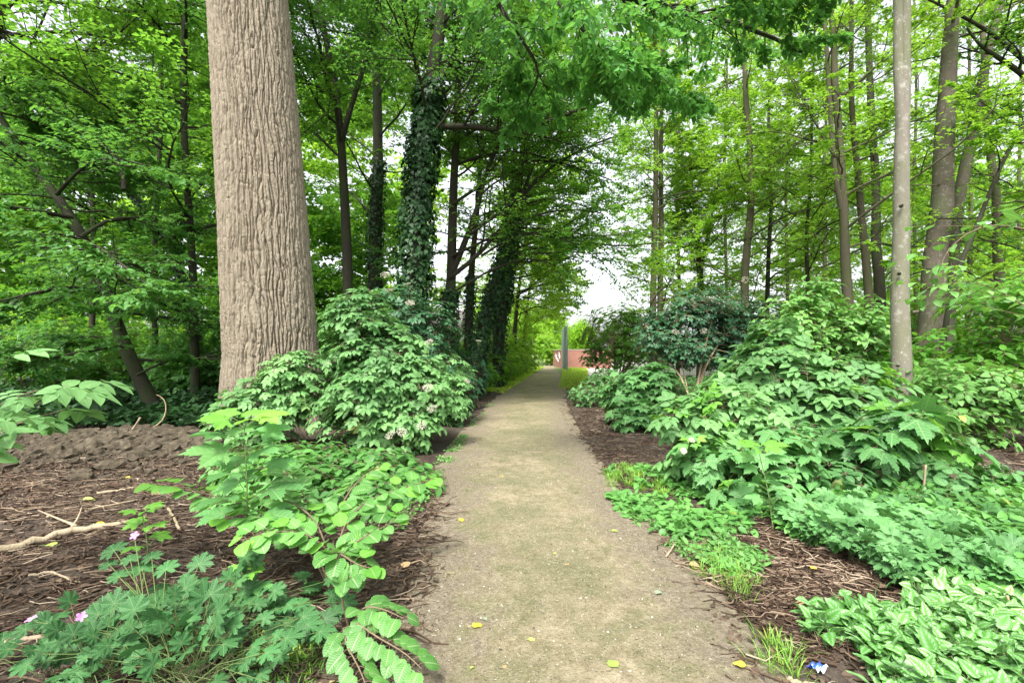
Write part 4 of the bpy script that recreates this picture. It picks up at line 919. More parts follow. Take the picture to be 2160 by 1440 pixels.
for (bx, by, h, rr, lab, mt) in ((-1.0, 17.5, 1.3, 1.0, 'nearest bright green bush of the row edging the left of the path', 'canopy'), (-.3, 21, 1.5, 1.1, 'second bright green bush of the row edging the left of the path', 'maple'),
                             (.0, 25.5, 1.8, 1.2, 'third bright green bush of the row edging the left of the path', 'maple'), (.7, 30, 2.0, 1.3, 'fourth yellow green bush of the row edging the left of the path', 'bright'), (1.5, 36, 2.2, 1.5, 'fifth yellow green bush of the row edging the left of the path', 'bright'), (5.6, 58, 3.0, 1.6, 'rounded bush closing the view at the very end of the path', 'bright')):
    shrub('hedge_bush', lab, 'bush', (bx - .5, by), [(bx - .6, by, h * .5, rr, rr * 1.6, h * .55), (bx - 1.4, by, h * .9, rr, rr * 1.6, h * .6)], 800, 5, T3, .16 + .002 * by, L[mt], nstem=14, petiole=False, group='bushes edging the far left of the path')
# low dogwood bank in front of the poplar
shrub('dogwood_bush', 'low bright green oval leaved bush spreading in front of the elder', 'bush', (-2.2, 5.3),
      [(-2.6, 5.5, .16, .8, .75, .30), (-1.75, 5.3, .13, .9, .75, .28), (-2.3, 4.7, .15, .75, .6, .28), (-3.0, 5.4, .18, .5, .55, .28), (-1.25, 4.9, .10, .5, .55, .2), (-1.75, 4.4, .12, .7, .5, .22)], 1050, 5, OVW, .105, L['cover'], nstem=30, stemr=.005, shell=.45, elev=.15)
# left mid understorey (dark foliage behind bank)
for (px, D, h, r_, lab, mt) in ((60, 14, 2.6, 2.2, 'broad shaded bush in the left undergrowth at the picture edge', 'beech'), (210, 16, 2.2, 1.9, 'shaded bush in the left undergrowth behind the curved trunk', 'canopy'), (400, 13, 2.0, 1.3, 'shaded bush in the left undergrowth touching the poplar', 'beech'),
                            (300, 21, 3.2, 2.4, 'taller bush deep in the left undergrowth with light behind', 'canopy'), (100, 23, 3.4, 2.8, 'bush deep in the left undergrowth near the clearing, leaves coloured bright as if sunlit', 'bright'), (-150, 19, 3, 2.6, 'bush beyond the left edge of the undergrowth', 'beech')):
    x = X(px, D); shrub('undergrowth_bush', lab, 'bush', (x, D), [(x, D, h * .45, r_, r_ * .8, h * .5), (x - r_ * .6, D + .5, h * .7, r_ * .7, r_ * .7, h * .45), (x + r_ * .6, D - .2, h * .6, r_ * .7, r_ * .7, h * .4)], 900, 5, T4, .15, L[mt], nstem=14, petiole=False)

# right side
shrub('sycamore_shrub', 'dark green sycamore shrub low at the right path edge', 'bush', (2.55, 9.6),
      [(2.6, 9.5, .55, .75, .6, .65), (2.35, 8.9, .3, .5, .5, .35), (2.95, 9.4, .9, .5, .5, .4)], 300, 4, MAP1, .16, L['sycamore'], nstem=14)
shrub('sycamore_shrub', 'small sycamore sprouting beside the path just beyond the dark low shrub', 'bush', (2.3, 13), [(2.2, 13, .3, .6, .8, .3), (2.9, 14, .5, .8, .9, .5)], 220, 4, T3, .16, L['sycamore'], nstem=10)
shrub('elder_tree', 'dark elder with tan stems and few cream flower heads left of the right hand bushes', 'bush', (4.8, 12.2),
      [(5.4, 13, 2.6, 1.4, 1.0, .95), (4.2, 12.9, 2.1, .8, .8, .8), (6.7, 13, 2.3, 1.2, .9, .9), (4.9, 12.8, 1.6, .8, .8, .45), (6.1, 13, 1.5, 1.1, .8, .55)], 820, 4, ELD2, .19, L['darkelder'], stem=B['tan'], nstem=6, stemr=.035, shell=.5,
      flpos=[q(1425, 700, 12), q(1484, 698, 12), q(1572, 590, 12)], flsize=.1)
shrub('young_tree', 'airy young tree with lighter leaves left of the dark elder', 'tree', (4.3, 18.5), [(4.4, 18.5, 2.1, 1.1, 1.1, 1.1), (4.9, 18.5, 1.3, 1.0, 1.1, .8), (4.9, 18.8, 2.9, .8, .8, .6), (3.8, 18.5, 1.2, .6, .7, .6), (3.45, 18.5, 1.9, .6, .6, .5), (3.2, 18.5, 1.3, .45, .6, .5)], 560, 4, T3, .17, L['canopy'], nstem=10, stemr=.03, petiole=False, shell=.5)
shrub('young_tree', 'yellow green bushy tree behind the dark elder beside the sky gap', 'tree', (5.6, 23), [(5.2, 23, 2.6, 1.8, 1.6, 1.6), (7.3, 23, 2.3, 1.8, 1.6, 1.4)], 750, 4, T3, .2, L['maple'], nstem=10, stemr=.03, petiole=False, shell=.5)
shrub('elder_bush', 'tall fresh green elder in the middle of the right hand bushes', 'bush', (3.9, 6.4),
      [(3.9, 6.5, 1.15, .75, .6, .55), (3.4, 6.7, .9, .6, .5, .5), (4.7, 6.5, .95, .7, .6, .5), (3.95, 6.8, 1.55, .3, .3, .4), (4.1, 6.0, .6, .9, .6, .5)], 330, 5, ELD, .27, L['elder'], nstem=22, shell=.38, young=.07)
shrub('elder_bush', 'young elder with yellow green shoot tips nearest the path in the right hand bushes', 'bush', (2.2, 5.4),
      [(2.15, 5.4, .72, .42, .4, .36), (2.7, 5.4, .75, .45, .4, .35), (2.25, 5.2, .4, .45, .4, .3)], 115, 5, ELD, .22, L['elder'], nstem=12, stemr=.008, shell=.5, young=.2)
shrub('sycamore_shrub', 'sycamore seedlings with large lobed leaves in front of the right hand elders', 'bush', (2.15, 4.7),
      [(2.0, 4.75, .42, .40, .32, .30), (2.65, 4.55, .42, .5, .35, .35), (2.3, 4.3, .22, .45, .3, .2)], 58, 4, MAP, .175, L['sycamore'], nstem=12, stemr=.006, shell=.6, elev=.1, young=.12, flpos=[q(1441, 952, 4.4), q(1458, 930, 4.5)], flsize=.028)
shrub('sycamore_shrub', 'large leaved sycamore sapling at the right end of the bushes near the brown soil', 'bush', (3.95, 4.75),
      [(4.0, 4.75, .80, .5, .35, .22), (3.6, 4.7, .6, .45, .35, .2), (4.35, 4.8, .55, .35, .35, .2)], 42, 4, MAP, .22, L['sycamore'], nstem=10, stemr=.008, shell=.6, elev=.1, young=.2)
shrub('bramble_bush', 'toothed nettle like plants crowding beneath the right hand elders', 'bush', (3.1, 5.3),
      [(3.1, 5.2, .35, .7, .5, .4), (3.9, 5.3, .35, .7, .6, .35), (3.3, 4.6, .2, .8, .4, .25), (4.3, 4.7, .2, .7, .5, .28)], 420, 5, LM, .11, L['sycamore'], nstem=25, stemr=.004, shell=.45)
shrub('dogwood_bush', 'tall light green oval leaved dogwood left of the pale trunk', 'bush', (6.0, 8.9),
      [(6.0, 9.6, 1.9, .9, .7, .9), (7.0, 9.7, 1.6, .9, .7, .9), (5.5, 9.2, 1.2, .7, .6, .7), (6.6, 9.7, 2.7, .6, .4, .5), (7.7, 9.9, 2.0, .7, .6, .8)], 760, 6, OVW, .125, L['dogwood'], nstem=26, shell=.4, jit=.35)
shrub('dogwood_bush', 'arching dogwood sprays spreading right of the pale trunk', 'bush', (7.5, 7.6),
      [(7.6, 7.7, .95, .85, .8, .5), (6.2, 7.1, .45, .7, .6, .4), (8.2, 7.6, .8, .9, .8, .5), (6.9, 7.4, .35, 1.2, .7, .4)], 620, 6, OVW, .12, L['dogwood'], nstem=26, shell=.45, jit=.35)
shrub('dogwood_bush', 'dense shaded bush filling the right edge behind the dogwood sprays', 'bush', (10, 9.6),
      [(9.8, 9.6, 1.2, 1.6, 1.2, 1.1), (11.6, 9.5, 1.6, 1.8, 1.4, 1.4), (8.3, 10, 1.1, 1.1, 1., .9), (10.5, 9.4, 2.6, 1.5, 1.2, .6)], 1100, 6, OV, .15, L['canopy'], nstem=26, shell=.45)
shrub('dark_bush', 'dark shaded bush in the shadow under the dogwood and pale trunk', 'bush', (5.4, 10.2),
      [(5.4, 10.2, .8, 1.1, .7, .8), (6.9, 10.2, .8, 1.2, .8, .8), (8.6, 11.5, .8, 1.4, .8, .9)], 700, 5, OV, .15, L['beech'], nstem=20)
shrub('understorey_bush', 'mid green bush glimpsed behind the thick leaning trunk', 'bush', (12, 15), [(11, 15, 1.6, 1.8, 1.4, 1.4), (13.5, 15, 1.7, 2., 1.4, 1.6), (8.8, 15.5, 1.2, 1.5, 1.2, 1.1)], 900, 5, T3, .2, L['canopy'], nstem=16, petiole=False)
# spray of big leaves coming in from the right edge
def spray(name, label, pts, tpl, size, mat, ntw, nl, r0, stem='twig', base=None, jit=.3, droop=.3, lf=.4):
    main = smooth_poly(pts, 14)[None]; T = thing(name, pts[0], label, 'branch' if base is None else 'plant')
    b = MB(); q1 = r0 * np.linspace(1, .25, 14)[None]; b.tubes(main, q1, 6)
    c, r, l = sub(main, q1, ntw, .25, 1, lf, .7, .0, .1, 6); b.tubes(c, np.maximum(r, .0016), 4)
    lv = MB().leaves(tpl, *twig_leaves(c, nl, size, jit, droop)); lv.leaves(tpl, *twig_leaves(main[:, 5:], nl, size, jit, droop))
    lv.build('foliage', mat, T); b.build('stems', B[stem], T); return T
spray('overhanging_branch', 'thin branch with big fresh leaves entering from the right edge', [np.array([5.6, 3.2, 1.2]), P(2260, 520, 4.3), P(2160, 478, 4.3), P(2070, 470, 4.3), P(2000, 520, 4.4), P(1985, 560, 4.4)], HEART, .13, L['hazel'], 6, 4, .012)
spray('overhanging_branch', 'low branch of light leaves reaching in at the right edge by the dark bush', [np.array([7.4, 5.0, .6]), P(2230, 700, 6), P(2160, 640, 6.3), P(2060, 590, 6.5), P(1990, 600, 6.6)], OVW, .13, L['dogwood'], 12, 7, .014)
spray('elder_branch', 'elder branch with long grey green leaflets entering at the left edge', [np.array([-3.9, 2.6, .3]), P(-120, 960, 2.9), P(-40, 880, 2.9), P(40, 830, 2.9), P(130, 815, 2.9)], ELD, .24, L['elder'], 4, 3, .010)
spray('elder_branch', 'lower elder branch with drooping leaves entering at the left edge', [np.array([-3.9, 2.6, .2]), P(-140, 1000, 2.8), P(-60, 950, 2.75), P(10, 900, 2.7), P(50, 890, 2.7)], ELD, .24, L['elder'], 4, 3, .010)

# ------------------------------------------------------------------ near plants left
def plant_leaf(lv, st, node, tip, tpl, size, upv=(0, -.25, 1), rad=.0025, frac=0.):
    node = np.asarray(node, float); tip = np.asarray(tip, float); d = tip - node; dl = nrm(d)
    m = node * .5 + tip * .5 + np.array([0, 0, .12]) * np.linalg.norm(d)
    st.tubes(np.stack([node, m, tip])[None], np.full((1, 3), rad), 5)
    lv.leaves(tpl, tip[None], (dl * .9 + np.array([0, 0, -.25]))[None], (np.array(upv) + rng.normal(0, .16, 3))[None], size)
def sapling(name, label, base, top, nodes, tpl, size, mat, pet=.09, T=None, lean=None):
    base = np.asarray(base, float); base[2] = gz(base[0], base[1]); top = np.asarray(top, float)
    T = T or thing(name, base, label, 'sapling'); st = MB(); lv = MB(); ly = MB()
    ax = smooth_poly([base, base * .5 + top * .5 + np.array([.03, .02, 0]), top], 12); st.tubes(ax[None], np.linspace(.007, .003, 12)[None], 6)
    for i, (t, k, s) in enumerate(nodes):
        p = ax[0] + 0; f = t * 11; j = int(min(f, 10)); p = ax[j] * (1 - f + j) + ax[j + 1] * (f - j)
        a0 = rng.random() * 3.14 if k < 3 else rng.random() * 6
        for m in range(k):
            a = a0 + m * 2 * math.pi / k + rng.normal(0, .15); d = np.array([math.cos(a), math.sin(a), .35 + .3 * t]); pl = pet * (1 + .4 * rng.random()) * (1.2 - .5 * t)
            plant_leaf(ly if t > .93 else lv, st, p, p + d * pl, tpl, size * s * rng.uniform(.85, 1.1))
    lv.build('foliage', mat, T)
    if ly.V: ly.build('young_leaves', L['young'], T)
    st.build('stem', B['stem'], T); return T
sapling('maple_sapling', 'sycamore sapling with big lobed leaves and bright top leaves left of the path', G(505, 1265), P(515, 905, 3.05), [(.42, 2, 1.1), (.55, 3, 1.25), (.68, 3, 1.2), (.8, 3, 1.15), (.9, 4, 1.0), (1., 5, .95)], MAP, .185, L['sycamore'], .14)
sapling('maple_sapling', 'small bright sycamore seedling rising behind the pink flower', G(300, 1240), P(300, 1085, 2.9), [(.55, 2, .9), (.8, 2, 1), (1., 3, .8)], MAP, .12, L['young'], .06)
sapling('maple_sapling', 'small dark sycamore seedling under the hazel leaves', G(520, 1330), P(520, 1215, 2.5), [(.4, 2, .9), (.7, 2, 1), (1., 3, .9)], MAP, .095, L['sycamore'], .05)
sapling('maple_sapling', 'thin red stemmed sycamore seedling at the front of the right hand ground cover', G(1632, 1125), P(1600, 950, 3.9), [(.35, 2, 1.), (.5, 3, 1), (.7, 2, 1.2), (.85, 2, 1.2), (1., 3, 1.3)], MAP, .12, L['sycamore'], .08)
def hazel():
    base = G(705, 1262); T = thing('hazel_shrub', base, 'low hazel shrub with rounded toothed pleated leaves beside the path', 'bush')
    st = MB(); lv = MB(); ly = MB()
    D = 3.0
    arms = [[(705, 1262, 2.75), (690, 1150, 2.85), (660, 1085, 3.0), (600, 1050, 3.1), (520, 1045, 3.1)],
            [(705, 1262, 2.75), (710, 1130, 2.9), (760, 1060, 3.1), (830, 1035, 3.2), (915, 1010, 3.3)],
            [(705, 1262, 2.75), (700, 1120, 3.0), (730, 1040, 3.3), (770, 1000, 3.5), (800, 985, 3.7)],
            [(705, 1262, 2.75), (700, 1160, 2.75), (640, 1120, 2.7), (570, 1120, 2.6), (510, 1140, 2.5)],
            [(705, 1262, 2.75), (712, 1180, 2.7), (740, 1150, 2.7), (790, 1120, 2.7), (850, 1090, 2.8)],
            [(705, 1262, 2.75), (650, 1150, 3.1), (560, 1080, 3.2), (440, 1040, 3.2), (330, 1020, 3.2)],
            [(705, 1262, 2.75), (660, 1140, 2.9), (610, 1100, 2.9), (560, 1090, 2.9), (470, 1095, 2.8)],
            [(705, 1262, 2.75), (700, 1180, 2.6), (710, 1160, 2.55), (750, 1190, 2.5), (790, 1200, 2.5)],
            [(705, 1262, 2.75), (680, 1120, 3.1), (640, 1040, 3.4), (620, 1010, 3.5), (580, 990, 3.6)]]
    for a in arms:
        pts = [P(*p) for p in a]; pts[0] = np.array([base[0], base[1], gz(base[0], base[1])])
        ax = smooth_poly(pts, 14); st.tubes(ax[None], np.linspace(.008, .0022, 14)[None], 6)
        ln = np.linalg.norm(np.diff(ax, axis=0), axis=1).sum(); m = max(8, int(ln / .036))
        for i in range(m):
            t = .27 + .73 * (i + .5) / m; f = t * 13; j = int(min(f, 12)); p = ax[j] * (1 - f + j) + ax[j + 1] * (f - j); tg = nrm(ax[j + 1] - ax[j])
            sd = np.cross(tg, [0, 0, 1.]) * (1 if i % 2 else -1); d = nrm(tg * .4 + sd * .9 + rng.normal(0, .2, 3) + np.array([0, 0, .15]))
            s = .125 * rng.uniform(.7, 1.2) * (1.05 - .3 * t)
            plant_leaf(ly if t > .9 or rng.random() < .12 else lv, st, p, p + d * .045, HZ, s, (0.05, -.45, 1), .0015)
    lv.build('foliage', L['hazel'], T); ly.build('young_leaves', L['young'], T); st.build('stems', B['twig'], T)
    base = G(720, 1270); base = np.array([X(730, 2.35), 2.45, 0]); base[2] = gz(base[0], base[1])
    T = thing('hazel_shoot', base, 'small hazel shoot of rounded leaves hugging the ground at the bottom left of the path', 'plant')
    st = MB(); lv = MB()
    for a in ([(720, 1300, 2.4), (745, 1330, 2.22), (790, 1370, 2.12), (850, 1400, 2.06), (890, 1440, 2.0)], [(720, 1300, 2.4), (720, 1340, 2.2), (730, 1390, 2.1), (760, 1440, 2.0), (780, 1500, 1.9)],
              [(720, 1300, 2.4), (760, 1300, 2.3), (810, 1310, 2.25), (850, 1330, 2.2)], [(720, 1300, 2.4), (715, 1270, 2.4), (725, 1250, 2.4), (740, 1240, 2.4)]):
        pts = [P(*p) + np.array([0, 0, .06]) for p in a]; pts[0] = base
        ax = smooth_poly(pts, 12); st.tubes(ax[None], np.linspace(.006, .002, 12)[None], 6); ln = np.linalg.norm(np.diff(ax, axis=0), axis=1).sum(); m = max(5, int(ln / .034))
        for i in range(m):
            t = .25 + .75 * (i + .5) / m; f = t * 11; j = int(min(f, 10)); p = ax[j] * (1 - f + j) + ax[j + 1] * (f - j); tg = nrm(ax[j + 1] - ax[j])
            sd = np.cross(tg, [0, 0, 1.]) * (1 if i % 2 else -1); d = nrm(tg * .4 + sd * .9 + rng.normal(0, .15, 3))
            p[2] = max(p[2], gz(p[0], p[1]) + .03)
            plant_leaf(lv, st, p, p + d * .03, HZ, .080 * rng.uniform(.8, 1.15), (.05, -.5, 1), .0014)
    lv.build('foliage', L['hazel'], T); st.build('stems', B['twig'], T)
hazel()
def cranesbill():
    base = P(350, 1400, 2.15); base[2] = gz(base[0], base[1]); T = thing('cranesbill', base, 'dark green cranesbill clump with toothed lobed leaves and pink flowers', 'plant', None)
    st = MB(); lv = MB(); C0 = [(0, 0), (-.30, -.02), (.22, -.10), (.10, .25)]
    for i in range(240):
        c = C0[i % 4]; b = base + np.array([c[0] + rng.normal(0, .05), c[1] + rng.normal(0, .05), 0]); a = rng.random() * 6.28; rr = .03 + .50 * rng.random() ** .75; h = (.10 + .18 * rng.random()) * (1.35 - 1.9 * rr) + .04
        tip = b + np.array([math.cos(a) * rr * 1.15, math.sin(a) * rr * .9, h]); tip[2] = max(tip[2], gz(tip[0], tip[1]) + .04)
        plant_leaf(lv, st, b, tip, GER, (.062 if tip[1] > 2.0 else .048) * rng.uniform(.7, 1.35), (0, -.35, 1), .0014)
    for (px, py, D) in ((275, 1180, 2.5), (300, 1200, 2.5), (230, 1190, 2.5), (320, 1175, 2.55), (350, 1200, 2.5), (240, 1160, 2.55), (200, 1330, 2.1), (130, 1350, 2.05), (110, 1385, 2.05), (250, 1215, 2.4), (420, 1190, 2.45), (390, 1240, 2.3)):
        tip = P(px, py, D); plant_leaf(lv, st, base + np.array([-.05, .05, 0]) + rng.normal(0, .03, 3) * [1, 1, 0], tip, GER, .07 * rng.uniform(.8, 1.2), (0, -.3, 1), .002)
    lv.build('foliage', L['geranium'], T)
    for (px, py, D, up) in ((284, 1129, 2.5, (.1, -.8, .7)), (171, 1300, 2.12, (.5, -.6, .7)), (66, 1305, 2.05, (-.2, -.2, 1))):
        p = P(px, py, D); s0 = base + np.array([-.1, .03, .02]); st.tubes(np.stack([s0, (s0 + p) / 2 + [0, 0, .06], p - [0, 0, .01]])[None], np.full((1, 3), .0022), 5)
        up = nrm(np.array(up)); fm = MB(); u = nrm(np.cross(up, [1., 0, 0])); v = np.cross(up, u)
        pet = strip(5, ell(.30, .62), .1, .15)
        a = np.arange(5) * 2 * np.pi / 5; dd = u * np.cos(a)[:, None] + v * np.sin(a)[:, None] + up * .25
        fm.leaves(pet, np.tile(p, (5, 1)), dd, np.tile(up, (5, 1)), .024); fo = fm.build('flower', PINKP, T)
    st.build('stems', B['stem'], T)
cranesbill()

# ================================================================== BACKGROUND
def background():
    # solid masses of distant leaves standing as rows of crowns
    def mass(name, label, spec, n, size, mat, tpl=T4):
        lv = MB(); vol = np.array([s[3] * s[4] * s[5] for s in spec]) ** .67; cnt = (n * vol / vol.sum()).astype(int)
        for (cx, cy, cz, rx, ry, rz), c in zip(spec, cnt):
            k = max(1, c // 30); d = nrm(rng.normal(0, 1, (k, 3))); cc = d * (rng.random((k, 1)) ** .4) * np.array([rx, ry, rz]) + [cx, cy, cz]
            p = (cc[:, None] + rng.normal(0, .16, (k, 30, 3)) * np.array([rx, ry, rz * .35]) * .55).reshape(-1, 3); p = p[p[:, 2] > .02]
            m = len(p); lv.leaves(tpl, p, rng.normal(0, 1, (m, 3)) * [1, 1, .5], np.array([0, 0, 1.]) + rng.normal(0, .5, (m, 3)), size * rng.uniform(.6, 1.3, m))
        o = lv.build(name, mat); tag(o, label, 'woodland', kind='stuff')
    r_ = np.random.default_rng(5)
    sp = [(x + r_.normal(0, .6), 27 + r_.normal(0, 2) + abs(x + 12) * .1, z, 3.2, 2.6, 2.6) for x in np.arange(-36, -7, 3.4) for z in (1.6, 5, 9, 13.5, 18) if not (z > 8 and r_.random() < .25)]
    mass('background_woodland', 'distant mass of green woodland behind the left hand trees', sp, 170000, .30, L['canopy'])
    sp = [(x + r_.normal(0, .8), 42 + r_.normal(0, 2), z, 4.0, 3, 3.2) for x in np.arange(-52, -7, 4.6) for z in (2, 7, 13, 19)]
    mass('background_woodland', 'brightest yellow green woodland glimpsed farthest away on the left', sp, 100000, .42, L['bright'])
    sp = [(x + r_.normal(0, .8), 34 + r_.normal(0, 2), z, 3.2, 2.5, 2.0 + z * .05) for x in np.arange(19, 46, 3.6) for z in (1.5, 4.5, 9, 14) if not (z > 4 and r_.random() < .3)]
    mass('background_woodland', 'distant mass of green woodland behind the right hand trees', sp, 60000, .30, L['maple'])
    sp = [(x + r_.normal(0, .8), 30 + r_.normal(0, 2), z, 2.2, 2.0, 1.5 + z * .04) for x in np.arange(9.5, 24, 2.3) for z in (2.0, 4.6, 7.5, 10.5, 14, 18) if r_.random() < .85]
    mass('background_woodland', 'airy yellow green foliage speckled with sky behind the slim right hand trunks', sp, 30000, .22, L['maple'], T3)
    sp = [(x, 50 + r_.normal(0, 2), z, 3.6, 3, 3.0) for x in np.arange(26, 60, 5) for z in (3, 9, 15, 20)]
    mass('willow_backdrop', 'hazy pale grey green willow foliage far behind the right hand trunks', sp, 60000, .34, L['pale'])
    for (x, D, h, lab) in ((2.6, 66, 9, 'distant rounded tree straight above the end of the path'), (6.5, 74, 8, 'distant tree right of the mesh fence above the brick wall'), (10.5, 70, 6.5, 'low distant tree beyond the brick wall near the sky gap'), (-2.5, 60, 11, 'tall distant tree left of the path end')):
        b = np.array([x, D, 0.]); T = thing('distant_tree', b, lab, 'tree'); MB().tubes(np.stack([b, b + [.1, 0, h * .5], b + [0, .1, h * .9]])[None], np.array([[.25, .18, .05]]), 8).build('trunk', B['dark'], T)
        lv = MB(); k = 220; d = nrm(rng.normal(0, 1, (k, 3))); cc = d * rng.random((k, 1)) ** .45 * [h * .36, h * .36, h * .42] + b + [0, 0, h * .58]
        p = (cc[:, None] + rng.normal(0, .3, (k, 45, 3))).reshape(-1, 3); m = len(p); lv.leaves(T4, p, rng.normal(0, 1, (m, 3)), np.array([0, 0, 1.]) + rng.normal(0, .5, (m, 3)), .3 * rng.uniform(.6, 1.3, m)); lv.build('crown', L['bright'], T)
background()

def structures():
    # paved yard right of the far path
    m = plain('pale_paving', (.42, .40, .37), .8)
    V = np.array([(5.0, 28.5, -.028), (40, 27, -.028), (60, 75, -.028), (9, 75, -.028), (7.6, 50, -.028)], float)
    me = to_mesh('yard', V, np.arange(5), np.array([5]), m); o = bpy.data.objects.new('yard_paving', me); COL.objects.link(o); tag(o, kind='structure')
    # brick wall
    m, nt, bs = M('red_brick'); tc = N(nt, 'TexCoord'); sx = N(nt, 'SeparateXYZ'); nt.links.new(tc.outputs['Object'], sx.inputs[0]); cx = N(nt, 'CombineXYZ')
    nt.links.new(math_(nt, 'ADD', sx.outputs[0], sx.outputs[1]), cx.inputs[0]); nt.links.new(sx.outputs[2], cx.inputs[1])
    br = N(nt, 'TexBrick'); br.inputs['Scale'].default_value = 1; br.inputs['Brick Width'].default_value = .22; br.inputs['Row Height'].default_value = .075; br.inputs['Mortar Size'].default_value = .008
    br.inputs['Color1'].default_value = (.36, .12, .085, 1); br.inputs['Color2'].default_value = (.26, .085, .06, 1); br.inputs['Mortar'].default_value = (.36, .28, .24, 1)
    nt.links.new(cx.outputs[0], br.inputs['Vector']); nt.links.new(br.outputs[0], bs.inputs['Base Color']); bs.inputs['Roughness'].default_value = .85
    T = thing('brick_wall', (6.2, 47.5, -.05), 'low red brick wall at the far end of the path', 'wall')
    b = MB(); b.box(5.05, X(1290, 47), 47, 47.28, -.05, 1.84); b.box(5.05, 5.33, 47.28, 56, -.05, 1.84); b.build('wall', m, T, smooth=False)
    b = MB(); b.box(5.01, X(1290, 47) + .04, 46.96, 47.32, 1.84, 1.91); b.box(5.01, 5.37, 47.32, 56.04, 1.84, 1.91); b.build('coping', plain('coping_stone', (.42, .36, .32), .8), T, smooth=False)
    wp = plain('faded_white_paint', (.62, .60, .58), .7)
    for (y0, z0, ly, lz) in ((48.6, 1.25, .9, .35), (50.2, .75, .8, .2), (52.2, 1.1, 1.0, .3)):
        a = np.linspace(0, 5.2, 14); MB().tubes(np.stack([np.full(14, 5.043), y0 + ly * np.cos(a), z0 + lz * np.sin(a * 1.3)], -1)[None], np.full((1, 14), .045), 4).build('paint_mark', wp, T)
    # ball stop fence
    steel = plain('galvanised_steel', (.20, .25, .25), .5, .3)
    T = thing('mesh_fence', (4.7, 40, -.05), 'tall grey steel mesh fence standing before the red brick wall', 'fence')
    A = np.array([X(1197, 38.5), 38.5]); Bp = np.array([X(1184.5, 47), 46.5]); H = 3.9
    for i in range(5):
        f = i / 4; p = A * (1 - f) + Bp * f; b = MB(); b.box(p[0] - .04, p[0] + .04, p[1] - .04, p[1] + .04, -.05, H); b.build('post', steel, T, smooth=False)
    b = MB(); n = 60
    for i in range(n):
        f = (i + .5) / n; p = A * (1 - f) + Bp * f; b.tubes(np.array([[(p[0], p[1], .05), (p[0], p[1], H - .02)]]), np.full((1, 2), .003), 4)
    for z in np.arange(.1, H, .1):
        b.tubes(np.array([[(A[0] + .012, A[1], z), (Bp[0] + .012, Bp[1], z)]]), np.full((1, 2), 0.003 if z > 2 else .009), 4)
    b.build('mesh_panel', steel, T, smooth=False)
    # low light building with a red band behind the dark elder
    D = 33; T = thing('low_building', (13, D, 0), 'low white building with a red roof band glimpsed behind the dark elder', 'building')
    wht = plain('white_render', (.70, .68, .66), .7)
    b = MB(); b.box(X(1335, D), X(1800, D), D, D + 6, -.05, 1.55); b.build('wall', wht, T, smooth=False)
    b = MB(); b.box(X(1335, D) - .15, X(1800, D) + .15, D - .15, D + 6.15, 1.55, 2.1); b.build('roof_band', plain('red_band', (.50, .10, .09), .6), T, smooth=False)
    for i, x in enumerate((1380, 1430, 1480, 1530, 1600, 1650, 1720)):
        b = MB(); x0 = X(x, D); b.box(x0, x0 + 1.0, D - .04, D - .002, .5, 1.3); o = b.build('window', plain('window_glass_%d' % i, (.12, .14, .16), .15), T, smooth=False)
    # pale house in the gap left of the ivy trunks
    D = 30; T = thing('garden_house', (X(920, D), D, 0), 'pale pinkish house glimpsed between the ivy clad trunks', 'house')
    b = MB(); b.box(X(885, D), X(965, D), D, D + 5, -.05, 3.1); b.build('wall', wht, T, smooth=False)
    x0, x1 = X(885, D) - .2, X(965, D) + .2; V = np.array([(x0, D - .25, 3.1), (x1, D - .25, 3.1), (x1, D + 5.2, 3.1), (x0, D + 5.2, 3.1), (x0, D + 2.5, 4.6), (x1, D + 2.5, 4.6)])
    MB().add(V, [0, 1, 5, 4, 2, 3, 4, 5, 0, 4, 3, 1, 2, 5, 0, 3, 2, 1], [4, 4, 3, 3, 4]).build('roof', plain('grey_tiles', (.20, .17, .17), .7), T, smooth=False)
    b = MB(); b.box(X(905, D), X(925, D), D - .03, D - .002, 1.0, 2.2); b.build('window', plain('house_glass', (.12, .14, .16), .15), T, smooth=False)
structures()

